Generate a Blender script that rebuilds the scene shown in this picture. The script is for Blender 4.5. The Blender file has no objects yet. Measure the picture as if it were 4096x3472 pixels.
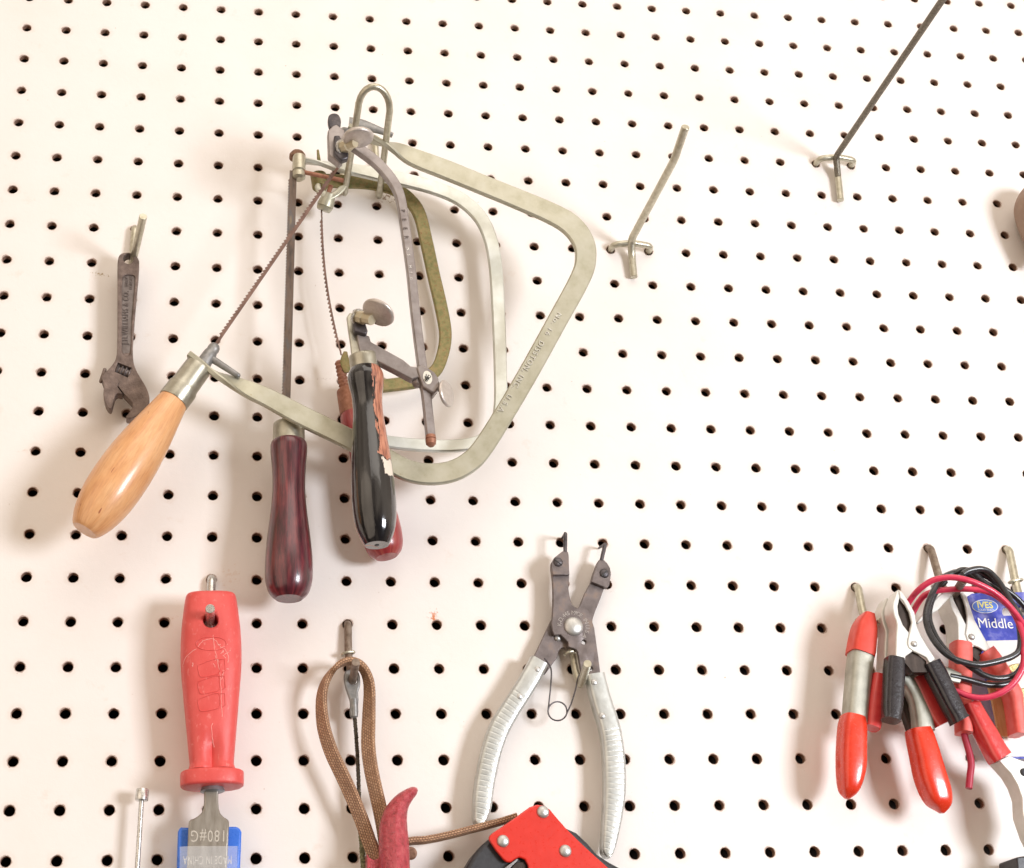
import bpy, bmesh, math, random
from mathutils import Vector as V, Matrix
random.seed(7)
S = 0.0254                      # one inch; the board's holes stand one inch apart
PI = math.pi
sc = bpy.context.scene
C = sc.collection

# ------------------------------------------------------------------ camera (solved from the hole grid)
R = [[0.9900673, 0.0350057, -0.1361665], [0.0294416, 0.8954126, 0.4442628], [0.1374770, -0.4438590, 0.8854882]]
T = [-2.7216997, 9.5776130, 31.6337229]
F, CX, CY = 6186.83, 1556.14, 1561.05
DS = 4096 / 2081
CC = [-sum(R[k][i] * T[k] for k in range(3)) for i in range(3)]     # camera in (right, down, into board)

def B(u, v, h=0):               # board inches -> world metres
    return V((u * S, -h * S, v * S))
def W(x, y, h=0):               # sight line of a photo point met with the plane h inches off the board
    a = ((x * DS - CX) / F, (y * DS - CY) / F, 1)
    d = [sum(R[k][i] * a[k] for k in range(3)) for i in range(3)]
    s = (-h - CC[2]) / d[2]
    return B(CC[0] + s * d[0], -(CC[1] + s * d[1]), h)
N = V((0, -1, 0))               # out of the board

cam = bpy.data.objects.new('camera', bpy.data.cameras.new('camera'))
C.objects.link(cam); sc.camera = cam
cx_ = V((R[0][0], R[0][2], -R[0][1])); cy_ = -V((R[1][0], R[1][2], -R[1][1])); cz_ = -V((R[2][0], R[2][2], -R[2][1]))
m = Matrix((cx_, cy_, cz_)).transposed().to_4x4()
m.translation = B(CC[0], -CC[1], -CC[2])
cam.matrix_world = m
cam.data.sensor_width = 36; cam.data.lens = F / 4096 * 36
cam.data.shift_x = (2048 - CX) / 4096; cam.data.shift_y = -(1736 - CY) / 4096
cam.data.clip_start = 0.01; cam.data.clip_end = 50

# ------------------------------------------------------------------ materials
def nt(name):
    m = bpy.data.materials.new(name); m.use_nodes = True
    return m, m.node_tree.nodes, m.node_tree.links, m.node_tree.nodes['Principled BSDF']
def rgba(c): return (c[0], c[1], c[2], 1)
def ramp(n, l, src, stops):
    r = n.new('ShaderNodeValToRGB'); l.new(src, r.inputs[0])
    e = r.color_ramp.elements
    while len(e) < len(stops): e.new(.5)
    for i, (p, c) in enumerate(stops):
        e[i].position = p; e[i].color = rgba(c) if hasattr(c, '__len__') else (c, c, c, 1)
    return r
def noise(n, l, vec, scale, detail=5, rough=.6):
    t = n.new('ShaderNodeTexNoise'); t.inputs['Scale'].default_value = scale
    t.inputs['Detail'].default_value = detail; t.inputs['Roughness'].default_value = rough
    if vec: l.new(vec, t.inputs['Vector'])
    return t
def mix(n, l, f, a, b):
    x = n.new('ShaderNodeMix'); x.data_type = 'RGBA'
    if hasattr(f, 'name'): l.new(f, x.inputs[0])
    else: x.inputs[0].default_value = f
    for s, q in ((6, a), (7, b)):
        if hasattr(q, 'name'): l.new(q, x.inputs[s])
        else: x.inputs[s].default_value = rgba(q)
    return x.outputs[2]
def mth(n, l, op, a, b=0.0, c=None):
    x = n.new('ShaderNodeMath'); x.operation = op
    for i, q in enumerate((a, b, c)):
        if q is None: continue
        if hasattr(q, 'name'): l.new(q, x.inputs[i])
        else: x.inputs[i].default_value = q
    return x.outputs[0]
def M(name, stops, scale=6, rough=.5, metal=0.0, bump=0.0, bscale=30, stretch=(1, 1, 1), coat=0.0, rvar=.12, spot=None, spotscale=14, spotat=(.62, .68), detail=6, alpha=None, sss=0):
    """stops: [(pos, colour)...] over a noise in inches"""
    m, n, l, b = nt(name)
    tc = n.new('ShaderNodeTexCoord'); mp = n.new('ShaderNodeMapping'); l.new(tc.outputs['Object'], mp.inputs[0])
    mp.inputs['Scale'].default_value = tuple(s / S for s in stretch)
    vec = mp.outputs[0]
    t = noise(n, l, vec, scale, detail)
    col = ramp(n, l, t.outputs[0], stops).outputs[0]
    if spot:
        t2 = noise(n, l, vec, spotscale, 8, .7)
        k = ramp(n, l, t2.outputs[0], [(spotat[0], 0.0), (spotat[1], 1.0)]).outputs[0]
        col = mix(n, l, k, col, spot)
    l.new(col, b.inputs['Base Color'])
    t3 = noise(n, l, vec, scale * 3, 5)
    rr = n.new('ShaderNodeMapRange'); l.new(t3.outputs[0], rr.inputs[0])
    rr.inputs[3].default_value = max(0.02, rough - rvar); rr.inputs[4].default_value = min(1, rough + rvar)
    l.new(rr.outputs[0], b.inputs['Roughness'])
    b.inputs['Metallic'].default_value = metal
    b.inputs['Coat Weight'].default_value = coat; b.inputs['Coat Roughness'].default_value = .08
    if bump:
        t4 = noise(n, l, vec, bscale, 6, .65)
        bp = n.new('ShaderNodeBump'); bp.inputs['Strength'].default_value = 1; bp.inputs['Distance'].default_value = bump * S
        l.new(t4.outputs[0], bp.inputs['Height']); l.new(bp.outputs[0], b.inputs['Normal'])
    if alpha: b.inputs['Alpha'].default_value = alpha
    return m

MT = {}
MT['zinc'] = M('zinc plated wire', [(.3, (.42, .39, .29)), (.7, (.62, .59, .48))], 8, .36, .75, .004, 40, spot=(.22, .17, .10), spotat=(.66, .74))
MT['zinc_old'] = M('dull grey brown wire', [(.3, (.10, .085, .065)), (.7, (.26, .23, .18))], 22, .45, .6, .006, 60, spot=(.10, .06, .035), spotscale=30)
MT['rustwire'] = M('rusty wire', [(.3, (.16, .08, .05)), (.7, (.34, .19, .12))], 15, .6, .3, .006, 50)
MT['zinc_brown'] = M('brown stained wire', [(.3, (.14, .095, .065)), (.55, (.26, .20, .155)), (.75, (.34, .29, .24))], 7, .5, .4, .006, 50)
MT['chrome'] = M('bright plated steel', [(.3, (.52, .52, .5)), (.7, (.72, .71, .69))], 10, .28, .9, .002, 40, spot=(.2, .18, .15), spotat=(.70, .76))
MT['bigframe'] = M('yellowed nickel plate', [(.3, (.40, .38, .28)), (.5, (.47, .45, .35)), (.75, (.52, .505, .42))], 2.5, .42, .55, .002, 60, spot=(.30, .21, .08), spotscale=9, spotat=(.66, .74))
MT['steelframe'] = M('pale nickel plate', [(.3, (.56, .57, .50)), (.7, (.72, .74, .70))], 2, .38, .5, .002, 60, spot=(.36, .33, .2), spotat=(.7, .8))
MT['greenframe'] = M('tarnished green frame', [(.3, (.15, .16, .06)), (.5, (.24, .205, .085)), (.7, (.30, .22, .10))], 9, .5, .45, .004, 40, spot=(.25, .12, .05), spotscale=16, spotat=(.56, .66))
MT['greysteel'] = M('grey tool steel', [(.3, (.27, .235, .225)), (.7, (.39, .35, .335))], 4, .42, .65, .003, 50, spot=(.42, .17, .10), spotscale=6, spotat=(.68, .78))
MT['darksteel'] = M('blackened steel', [(.3, (.05, .045, .05)), (.7, (.14, .125, .13))], 6, .4, .6, .004, 40, spot=(.22, .14, .09), spotscale=10, spotat=(.64, .74))
MT['plier'] = M('browned plier steel', [(.3, (.115, .095, .09)), (.55, (.19, .16, .155)), (.75, (.26, .19, .15))], 3.5, .45, .55, .004, 40, spot=(.26, .13, .06), spotscale=12, spotat=(.66, .76))
MT['wrench'] = M('rusted wrench steel', [(.3, (.10, .07, .058)), (.55, (.19, .14, .12)), (.75, (.29, .22, .19))], 5, .5, .4, .014, 26, spot=(.45, .36, .31), spotscale=24, spotat=(.64, .78))
MT['wrenchpanel'] = M('grey recessed panel steel', [(.3, (.14, .115, .105)), (.7, (.22, .19, .18))], 5, .45, .5, .006, 40)
MT['blade'] = M('rusty saw blade', [(.3, (.12, .065, .05)), (.55, (.22, .13, .10)), (.75, (.32, .20, .16))], 5, .5, .3, .004, 50, (1, 1, .4))
MT['bladegrey'] = M('stained saw blade', [(.3, (.06, .05, .045)), (.5, (.15, .105, .08)), (.62, (.12, .11, .11)), (.78, (.34, .24, .13))], 2.2, .45, .5, .004, 50, (2.5, 1, .7))
MT['copper'] = M('copper coloured metal', [(.3, (.24, .10, .06)), (.7, (.42, .20, .13))], 8, .5, .5, .004, 40)
MT['brass'] = M('brass', [(.3, (.42, .30, .13)), (.7, (.66, .54, .28))], 9, .3, .9, .003, 40)
MT['brassnut'] = M('worn brass plate', [(.3, (.56, .48, .32)), (.7, (.64, .57, .42))], 3, .35, .35)
MT['ferrule'] = M('nickel ferrule', [(.3, (.36, .34, .27)), (.6, (.50, .48, .40)), (.8, (.60, .585, .52))], 3, .32, .85, .003, 50, spot=(.2, .16, .1), spotat=(.68, .78))
MT['coin'] = M('dull thumb screw', [(.3, (.52, .46, .415)), (.7, (.62, .565, .52))], 14, .36, .6, .004, 60)
MT['zamak'] = M('grey cast metal', [(.3, (.20, .20, .20)), (.7, (.33, .32, .31))], 8, .4, .6, .003, 50)
MT['redplastic'] = M('red plastic', [(.3, (.64, .068, .06)), (.7, (.72, .10, .09))], 3, .38, 0, .005, 50, spot=(.84, .34, .31), spotscale=9, spotat=(.58, .84), stretch=(1.3, 1, .7))
MT['redpad'] = M('red vinyl pad', [(.3, (.62, .045, .025)), (.7, (.74, .07, .045))], 5, .35, 0, .002, 40)
MT['orange'] = M('orange red dipped vinyl', [(.3, (.66, .035, .014)), (.7, (.74, .05, .02))], 5, .25, 0, .002, 20, coat=.35)
MT['pinkgrip'] = M('salmon red sleeve', [(.3, (.72, .10, .08)), (.7, (.80, .15, .125))], 6, .38, 0, .004, 20)
MT['redsleeve'] = M('red shiny sleeve', [(.3, (.60, .04, .045)), (.7, (.72, .065, .06))], 5, .2, 0, .005, 10, coat=.6)
MT['blacksleeve'] = M('black vinyl sleeve', [(.3, (.013, .012, .016)), (.7, (.028, .024, .03))], 8, .24, 0, .006, 9, spot=(.16, .12, .09), spotscale=40, spotat=(.66, .78), coat=.4)
MT['blackplastic'] = M('black plastic', [(.3, (.018, .018, .022)), (.7, (.035, .036, .042))], 8, .4, 0, .003, 60, spot=(.1, .1, .11), spotscale=30, spotat=(.70, .80))
MT['redpaint'] = M('red enamel plate', [(.3, (.62, .022, .012)), (.7, (.68, .03, .018))], 4, .3, 0, .001, 60, spot=(.80, .12, .08), spotscale=26, spotat=(.82, .9), coat=.25)
MT['castred'] = M('red painted cast iron', [(.3, (.30, .03, .035)), (.5, (.50, .05, .07)), (.75, (.60, .12, .13))], 8, .3, 0, .05, 16, spot=(.80, .62, .58), spotscale=10, spotat=(.70, .73), coat=.45)
MT['rivet'] = M('aluminium rivet', [(.3, (.48, .48, .46)), (.7, (.60, .59, .57))], 12, .4, .7, .003, 60)
MT['clipgrey'] = M('nickel clip steel', [(.3, (.66, .65, .60)), (.7, (.76, .75, .71))], 4, .36, .2, .002, 60)
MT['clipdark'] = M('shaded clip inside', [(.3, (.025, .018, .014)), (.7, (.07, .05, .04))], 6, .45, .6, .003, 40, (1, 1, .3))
MT['clampsteel'] = M('galvanised clamp steel', [(.3, (.33, .32, .27)), (.7, (.50, .49, .42))], 3, .45, .6, .003, 50, spot=(.14, .1, .07), spotscale=22, spotat=(.66, .74))
MT['gripalu'] = M('pressed aluminium grip', [(.3, (.46, .475, .455)), (.7, (.62, .635, .61))], 3, .34, .6, .002, 60, spot=(.28, .25, .17), spotscale=9, spotat=(.70, .78))
MT['blackwire'] = M('black insulated wire', [(.3, (.014, .014, .016)), (.7, (.035, .034, .036))], 6, .3, 0, .002, 40, spot=(.18, .14, .1), spotscale=9, spotat=(.70, .78), coat=.3)
MT['redwire'] = M('crimson insulated wire', [(.3, (.58, .025, .075)), (.7, (.68, .045, .10))], 6, .32, 0, .002, 40, coat=.2)
MT['darkredwire'] = M('dark crimson wire', [(.3, (.36, .018, .05)), (.7, (.44, .03, .065))], 6, .35, 0, .002, 40)
MT['blue'] = M('blue plastic', [(.3, (.03, .14, .62)), (.7, (.045, .18, .70))], 4, .28, 0, .002, 40)
MT['cardblue'] = M('printed blue card', [(.3, (.02, .04, .33)), (.5, (.05, .07, .44)), (.72, (.26, .27, .58))], 3, .22, 0, .004, 6, coat=.5)
MT['logoblue'] = M('light blue print', [(0, (.10, .22, .72)), (1, (.10, .22, .72))], 4, .3)
MT['white'] = M('white print', [(.3, (.80, .80, .80)), (.7, (.84, .84, .84))], 4, .4)
MT['yellow'] = M('yellow print', [(.3, (.80, .72, .18)), (.7, (.84, .77, .22))], 4, .4)
MT['cream'] = M('cream sticker', [(.3, (.74, .70, .60)), (.7, (.80, .77, .68))], 9, .5)
MT['ink'] = M('black ink', [(0, (.03, .03, .03)), (1, (.05, .05, .05))], 4, .5)
MT['lightwood'] = M('pale wood panel', [(.3, (.55, .33, .14)), (.6, (.68, .45, .22)), (.8, (.74, .53, .29))], 2.5, .45, 0, .002, 40, (6, 1, .8))
MT['packwhite'] = M('white package card', [(.3, (.76, .74, .70)), (.7, (.84, .82, .78))], 2, .25, 0, .006, 4, coat=.6)
MT['cable'] = M('frayed dark cable', [(.3, (.03, .022, .015)), (.6, (.09, .065, .04)), (.8, (.20, .17, .10))], 14, .7, .1, .03, 30)
MT['cablemould'] = M('mouldy cable', [(.3, (.05, .045, .02)), (.5, (.20, .19, .10)), (.7, (.42, .42, .26))], 16, .8, 0, .03, 30)
MT['bladebright'] = M('ground chisel steel', [(.3, (.28, .255, .22)), (.55, (.38, .355, .32)), (.8, (.48, .46, .42))], 3, .34, .8, .002, 60, (3, 1, .6), spot=(.17, .14, .11), spotscale=5, spotat=(.60, .72))
MT['scuff'] = M('pale scuff', [(.3, (.82, .30, .27)), (.7, (.86, .48, .44))], 20, .6)
MT['tan'] = M('shadow toned tan', [(.3, (.26, .17, .12)), (.7, (.32, .215, .155))], 4, .6, 0, .003, 40)  # tan matched to the tone of a shadow patch
MT['etch'] = M('bright stamped letters', [(.3, (.80, .80, .78)), (.7, (.90, .90, .88))], 8, .22, .8)
MT['etchsoft'] = M('stamped letter edges', [(.3, (.66, .65, .60)), (.7, (.76, .75, .71))], 8, .28, .7)
MT['etchdark'] = M('dark stamped letters', [(.3, (.12, .095, .085)), (.7, (.17, .135, .125))], 8, .5, .4)
MT['etchgrey'] = M('grey stamped letters', [(.3, (.36, .33, .31)), (.7, (.46, .43, .41))], 8, .35, .6)
MT['washer'] = M('grey washer', [(.3, (.25, .26, .27)), (.7, (.36, .37, .38))], 8, .4, .6)

def wood_mat(name, a, b_, c, fleck, coat, rough, grain=1.0):
    m, n, l, b = nt(name)
    uv = n.new('ShaderNodeUVMap')
    mp = n.new('ShaderNodeMapping'); l.new(uv.outputs[0], mp.inputs[0]); mp.inputs['Scale'].default_value = (9 * grain, 1.4, 1)
    t = noise(n, l, mp.outputs[0], 3.0, 7, .65)
    col = ramp(n, l, t.outputs[0], [(.3, a), (.5, b_), (.72, c)]).outputs[0]
    mp2 = n.new('ShaderNodeMapping'); l.new(uv.outputs[0], mp2.inputs[0]); mp2.inputs['Scale'].default_value = (55, 6, 1)
    t2 = noise(n, l, mp2.outputs[0], 1.6, 4, .6)
    col = mix(n, l, ramp(n, l, t2.outputs[0], [(.45, 0.0), (.75, .35)]).outputs[0], col, fleck)
    mp3 = n.new('ShaderNodeMapping'); l.new(uv.outputs[0], mp3.inputs[0]); mp3.inputs['Scale'].default_value = (30, 7, 1)
    t3 = noise(n, l, mp3.outputs[0], 1.0, 2, .5)
    col = mix(n, l, ramp(n, l, t3.outputs[0], [(.735, 0.0), (.76, .9)]).outputs[0], col, fleck)
    l.new(col, b.inputs['Base Color'])
    b.inputs['Roughness'].default_value = rough; b.inputs['Coat Weight'].default_value = coat; b.inputs['Coat Roughness'].default_value = .16
    bp = n.new('ShaderNodeBump'); bp.inputs['Distance'].default_value = .004 * S; l.new(t2.outputs[0], bp.inputs['Height']); l.new(bp.outputs[0], b.inputs['Normal'])
    return m
MT['maple'] = wood_mat('orange varnished wood', (.66, .31, .125), (.74, .385, .17), (.79, .46, .23), (.34, .10, .045), .35, .36, .6)
MT['burgundy'] = wood_mat('burgundy stained wood', (.022, .008, .010), (.10, .016, .026), (.24, .04, .045), (.012, .005, .007), .6, .3, 1.0)
MT['redhandle'] = wood_mat('worn red painted wood', (.20, .02, .022), (.32, .032, .038), (.42, .10, .065), (.22, .06, .04), .4, .35)

def black_handle_mat():
    m, n, l, b = nt('black paint peeling off orange wood')
    uv = n.new('ShaderNodeUVMap'); sx = n.new('ShaderNodeSeparateXYZ'); l.new(uv.outputs[0], sx.inputs[0])
    mp = n.new('ShaderNodeMapping'); l.new(uv.outputs[0], mp.inputs[0]); mp.inputs['Scale'].default_value = (7, 2.6, 1)
    t = noise(n, l, mp.outputs[0], 2.2, 6, .65)
    # bare band round u = .62 (the right flank), fading out towards the butt; a second thin one on the left flank
    d = mth(n, l, 'ABSOLUTE', mth(n, l, 'SUBTRACT', sx.outputs[0], .635))
    w = mth(n, l, 'ADD', .075, mth(n, l, 'MULTIPLY', mth(n, l, 'SUBTRACT', t.outputs[0], .5), .28))
    band = mth(n, l, 'LESS_THAN', d, w)
    lim = mth(n, l, 'LESS_THAN', mth(n, l, 'ADD', sx.outputs[1], mth(n, l, 'MULTIPLY', t.outputs[0], .1)), .60)
    m1 = mth(n, l, 'MULTIPLY', band, lim)
    d2 = mth(n, l, 'ABSOLUTE', mth(n, l, 'SUBTRACT', sx.outputs[0], .235))
    m2 = mth(n, l, 'LESS_THAN', d2, mth(n, l, 'ADD', .012, mth(n, l, 'MULTIPLY', mth(n, l, 'SUBTRACT', t.outputs[0], .45), .12)))
    m3 = mth(n, l, 'MAXIMUM', m1, m2)
    dv = mth(n, l, 'ABSOLUTE', mth(n, l, 'SUBTRACT', sx.outputs[1], .60))
    chip = mth(n, l, 'MULTIPLY', mth(n, l, 'LESS_THAN', dv, mth(n, l, 'ADD', .0, mth(n, l, 'MULTIPLY', t.outputs[0], .085))),
               mth(n, l, 'LESS_THAN', d, mth(n, l, 'MULTIPLY', t.outputs[0], .11)))
    mp2 = n.new('ShaderNodeMapping'); l.new(uv.outputs[0], mp2.inputs[0]); mp2.inputs['Scale'].default_value = (26, 5, 1)
    t2 = noise(n, l, mp2.outputs[0], 2, 5, .6)
    wood = ramp(n, l, t2.outputs[0], [(.35, (.14, .04, .025)), (.5, (.44, .16, .09)), (.7, (.60, .27, .17))]).outputs[0]
    col = mix(n, l, m3, (.008, .008, .010), wood)
    col = mix(n, l, chip, col, (.72, .62, .52))
    l.new(col, b.inputs['Base Color'])
    rg = n.new('ShaderNodeMapRange'); l.new(mth(n, l, 'MAXIMUM', m3, chip), rg.inputs[0]); rg.inputs[3].default_value = .12; rg.inputs[4].default_value = .55
    l.new(rg.outputs[0], b.inputs['Roughness'])
    mp3 = n.new('ShaderNodeMapping'); l.new(uv.outputs[0], mp3.inputs[0]); mp3.inputs['Scale'].default_value = (12, 5, 1)
    t3 = noise(n, l, mp3.outputs[0], 1.6, 3, .5)
    hh = mth(n, l, 'SUBTRACT', mth(n, l, 'MULTIPLY', t3.outputs[0], .8), mth(n, l, 'MAXIMUM', m3, chip))
    bp = n.new('ShaderNodeBump'); bp.inputs['Distance'].default_value = .018 * S; bp.inputs['Strength'].default_value = .8
    l.new(hh, bp.inputs['Height']); l.new(bp.outputs[0], b.inputs['Normal'])
    b.inputs['Coat Weight'].default_value = .9; b.inputs['Coat Roughness'].default_value = .1
    return m
MT['blackhandle'] = black_handle_mat()

def strap_mat():
    m, n, l, b = nt('brown woven webbing')
    uv = n.new('ShaderNodeUVMap'); mp = n.new('ShaderNodeMapping'); l.new(uv.outputs[0], mp.inputs[0]); mp.inputs['Scale'].default_value = (1, 1, 1)
    br = n.new('ShaderNodeTexBrick'); l.new(mp.outputs[0], br.inputs[0])
    br.inputs['Scale'].default_value = 1; br.offset = .5
    br.inputs['Brick Width'].default_value = .062; br.inputs['Row Height'].default_value = .05
    br.inputs['Mortar Size'].default_value = .011; br.inputs['Mortar Smooth'].default_value = .9
    br.inputs['Color1'].default_value = rgba((.46, .26, .15)); br.inputs['Color2'].default_value = rgba((.62, .38, .23)); br.inputs['Mortar'].default_value = rgba((.25, .13, .075))
    t = noise(n, l, mp.outputs[0], 3.2, 6)
    col = mix(n, l, ramp(n, l, t.outputs[0], [(.48, 0.0), (.75, .6)]).outputs[0], br.outputs[0], (.20, .11, .07))
    l.new(col, b.inputs['Base Color']); b.inputs['Roughness'].default_value = .75
    bp = n.new('ShaderNodeBump'); bp.inputs['Distance'].default_value = .022 * S; bp.invert = True
    l.new(br.outputs['Fac'], bp.inputs['Height']); l.new(bp.outputs[0], b.inputs['Normal'])
    return m
MT['strap'] = strap_mat()

def film_mat():
    m, n, l, b = nt('clear wrinkled film')
    b.inputs['Base Color'].default_value = (.9, .92, .95, 1); b.inputs['Roughness'].default_value = .12
    b.inputs['Alpha'].default_value = .15
    tc = n.new('ShaderNodeTexCoord'); t = noise(n, l, tc.outputs['Object'], 90, 3)
    bp = n.new('ShaderNodeBump'); bp.inputs['Distance'].default_value = .03 * S; l.new(t.outputs[0], bp.inputs['Height']); l.new(bp.outputs[0], b.inputs['Normal'])
    return m
MT['film'] = film_mat()

def board_mat(front=True):
    m, n, l, b = nt('cream painted hardboard' if front else 'raw brown hardboard')
    tc = n.new('ShaderNodeTexCoord'); mp = n.new('ShaderNodeMapping'); l.new(tc.outputs['Object'], mp.inputs[0]); mp.inputs['Scale'].default_value = (1 / S, 1 / S, 1 / S)
    P = mp.outputs[0]
    brown = ramp(n, l, noise(n, l, P, 18, 6).outputs[0], [(.3, (.10, .045, .028)), (.55, (.24, .12, .08)), (.75, (.46, .30, .22))]).outputs[0]
    if not front:
        sy = n.new('ShaderNodeSeparateXYZ'); l.new(P, sy.inputs[0])
        dep = mth(n, l, 'ADD', sy.outputs[1], mth(n, l, 'MULTIPLY', noise(n, l, P, 22, 5, .7).outputs[0], .09))
        paint = ramp(n, l, dep, [(.045, 1.0), (.085, 0.0)]).outputs[0]
        br2 = ramp(n, l, noise(n, l, P, 26, 6).outputs[0], [(.3, (.17, .09, .06)), (.55, (.30, .175, .12)), (.75, (.50, .36, .28))]).outputs[0]
        l.new(mix(n, l, paint, br2, (.66, .54, .47)), b.inputs['Base Color']); b.inputs['Roughness'].default_value = .9
        return m
    sx = n.new('ShaderNodeSeparateXYZ'); l.new(P, sx.inputs[0])
    base = ramp(n, l, noise(n, l, P, .35, 6, .6).outputs[0], [(.3, (.80, .745, .70)), (.5, (.82, .77, .735)), (.7, (.83, .79, .76))]).outputs[0]
    sm = ramp(n, l, noise(n, l, P, 1.3, 8, .75).outputs[0], [(.60, 0.0), (.74, .35)]).outputs[0]
    base = mix(n, l, sm, base, (.68, .53, .42))
    # brown fibres torn round the rims of the holes
    fx = mth(n, l, 'SUBTRACT', mth(n, l, 'FRACT', mth(n, l, 'ADD', sx.outputs[0], 100.5)), .5)
    fz = mth(n, l, 'SUBTRACT', mth(n, l, 'FRACT', mth(n, l, 'ADD', sx.outputs[2], 100.5)), .5)
    d = mth(n, l, 'SQRT', mth(n, l, 'ADD', mth(n, l, 'MULTIPLY', fx, fx), mth(n, l, 'MULTIPLY', fz, fz)))
    nn = noise(n, l, P, 7, 6, .7).outputs[0]
    dd = mth(n, l, 'SUBTRACT', d, mth(n, l, 'MULTIPLY', mth(n, l, 'SUBTRACT', nn, .5), .12))
    rim = ramp(n, l, dd, [(.116, 1.0), (.134, 0.0)]).outputs[0]
    col = mix(n, l, mth(n, l, 'MULTIPLY', rim, .75), base, brown)
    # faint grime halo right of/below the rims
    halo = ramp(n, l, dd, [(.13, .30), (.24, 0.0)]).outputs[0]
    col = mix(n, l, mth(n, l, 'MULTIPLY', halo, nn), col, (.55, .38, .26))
    # pepper specks and scuffs
    sp = ramp(n, l, noise(n, l, P, 9, 4, .5).outputs[0], [(.735, 0.0), (.77, .8)]).outputs[0]
    col = mix(n, l, sp, col, (.45, .33, .24))
    # particular marks: (x, z, rx, rz, tilt, strength, colour)
    marks = []
    for (x, y, rx, rz, a, s, c) in ((200, 556, .42, .07, -.25, 1.0, (.38, .27, .14)), (785, 400, .42, .24, -.4, .95, (.28, .18, .11)), (882, 1250, .20, .26, 0, 1.0, (.62, .22, .10)),
                                    (1275, 135, .10, .4, .1, .6, (.85, .6, .45)), (440, 1500, .5, .1, .6, .5, (.6, .42, .3)), (655, 770, .22, .06, 0, .5, (.3, .2, .14)),
                                    (345, 1260, .5, .05, .5, .35, (.6, .42, .3)), (1300, 378, .07, .09, 0, .9, (.75, .32, .15)), (1665, 300, .3, .05, .3, .2, (.6, .42, .3)),
                                    (1790, 1150, .12, .2, 0, .25, (.6, .42, .3)), (470, 1170, .35, .4, 0, .35, (.68, .5, .38)), (60, 915, .6, .06, .1, .3, (.6, .45, .35))):
        w = W(x, y, 0); marks.append((w.x / S, w.z / S, rx, rz, a, s, c))
    fine = noise(n, l, P, 10, 8, .75).outputs[0]
    for (x, z, rx, rz, a, s, c) in marks:
        ax = mth(n, l, 'SUBTRACT', sx.outputs[0], x); az = mth(n, l, 'SUBTRACT', sx.outputs[2], z)
        ca, sa = math.cos(a), math.sin(a)
        p = mth(n, l, 'DIVIDE', mth(n, l, 'ADD', mth(n, l, 'MULTIPLY', ax, ca), mth(n, l, 'MULTIPLY', az, sa)), rx)
        q = mth(n, l, 'DIVIDE', mth(n, l, 'SUBTRACT', mth(n, l, 'MULTIPLY', az, ca), mth(n, l, 'MULTIPLY', ax, sa)), rz)
        r2 = mth(n, l, 'SQRT', mth(n, l, 'ADD', mth(n, l, 'MULTIPLY', p, p), mth(n, l, 'MULTIPLY', q, q)))
        g = mth(n, l, 'SUBTRACT', fine, mth(n, l, 'MULTIPLY', r2, .16))
        k = ramp(n, l, g, [(.44, 0.0), (.52, 1.0)]).outputs[0]
        col = mix(n, l, mth(n, l, 'MULTIPLY', k, s), col, c)
    l.new(col, b.inputs['Base Color']); b.inputs['Roughness'].default_value = .42
    b.inputs['Specular IOR Level'].default_value = .35
    hb = mth(n, l, 'ADD', noise(n, l, P, 5, 3).outputs[0], mth(n, l, 'MULTIPLY', noise(n, l, P, 40, 3).outputs[0], .25))
    hb = mth(n, l, 'SUBTRACT', hb, mth(n, l, 'MULTIPLY', sp, .5))
    bp = n.new('ShaderNodeBump'); bp.inputs['Distance'].default_value = .004 * S; l.new(hb, bp.inputs['Height']); l.new(bp.outputs[0], b.inputs['Normal'])
    return m

# ------------------------------------------------------------------ object helpers
def empty(name, label, cat, loc, group=None):
    o = bpy.data.objects.new(name, None); C.objects.link(o); o.location = loc
    o.empty_display_size = .01
    o['label'] = label; o['category'] = cat
    if group: o['group'] = group
    return o
def origin(p):
    while p is not None:
        if p.type == 'EMPTY': return V(p.location)
        if p.parent is None: return V(p.location)
        p = p.parent
    return V((0, 0, 0))
def mk(name, verts, faces, mat, parent=None, smooth=35, uvs=None, bevel=0, seg=2, label=None):
    o0 = origin(parent) if parent is not None else V((0, 0, 0))
    me = bpy.data.meshes.new(name); me.from_pydata([tuple(v - o0) for v in verts], [], faces)
    if uvs:
        ul = me.uv_layers.new(name='UVMap')
        for p in me.polygons:
            for k, li in enumerate(p.loop_indices): ul.data[li].uv = uvs[p.index][k]
    bm = bmesh.new(); bm.from_mesh(me); bmesh.ops.recalc_face_normals(bm, faces=bm.faces); bm.to_mesh(me); bm.free()
    for p in me.polygons: p.use_smooth = True
    me.set_sharp_from_angle(angle=math.radians(smooth))
    me.materials.append(MT[mat] if isinstance(mat, str) else mat)
    o = bpy.data.objects.new(name, me); C.objects.link(o); o.parent = parent
    if bevel:
        b = o.modifiers.new('bevel', 'BEVEL'); b.width = bevel * S; b.segments = seg; b.limit_method = 'ANGLE'; b.angle_limit = math.radians(40); b.harden_normals = False
    if label: o['label'] = label
    return o
def tagtop(o, label, cat, group=None):
    o['label'] = label; o['category'] = cat
    if group: o['group'] = group
def catmull(pts, n=8, closed=False):
    L = len(pts); out = []
    rng = range(L) if closed else range(L - 1)
    for i in rng:
        p0 = pts[(i - 1) % L] if closed or i > 0 else pts[0]
        p1 = pts[i]; p2 = pts[(i + 1) % L]; p3 = pts[(i + 2) % L] if closed or i + 2 < L else pts[-1]
        for k in range(n):
            t = k / n
            out.append(tuple(.5 * ((2 * b) + (c - a) * t + (2 * a - 5 * b + 4 * c - d) * t * t + (3 * b - a - 3 * c + d) * t ** 3) for a, b, c, d in zip(p0, p1, p2, p3)))
    if not closed: out.append(tuple(pts[-1]))
    return out
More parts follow.
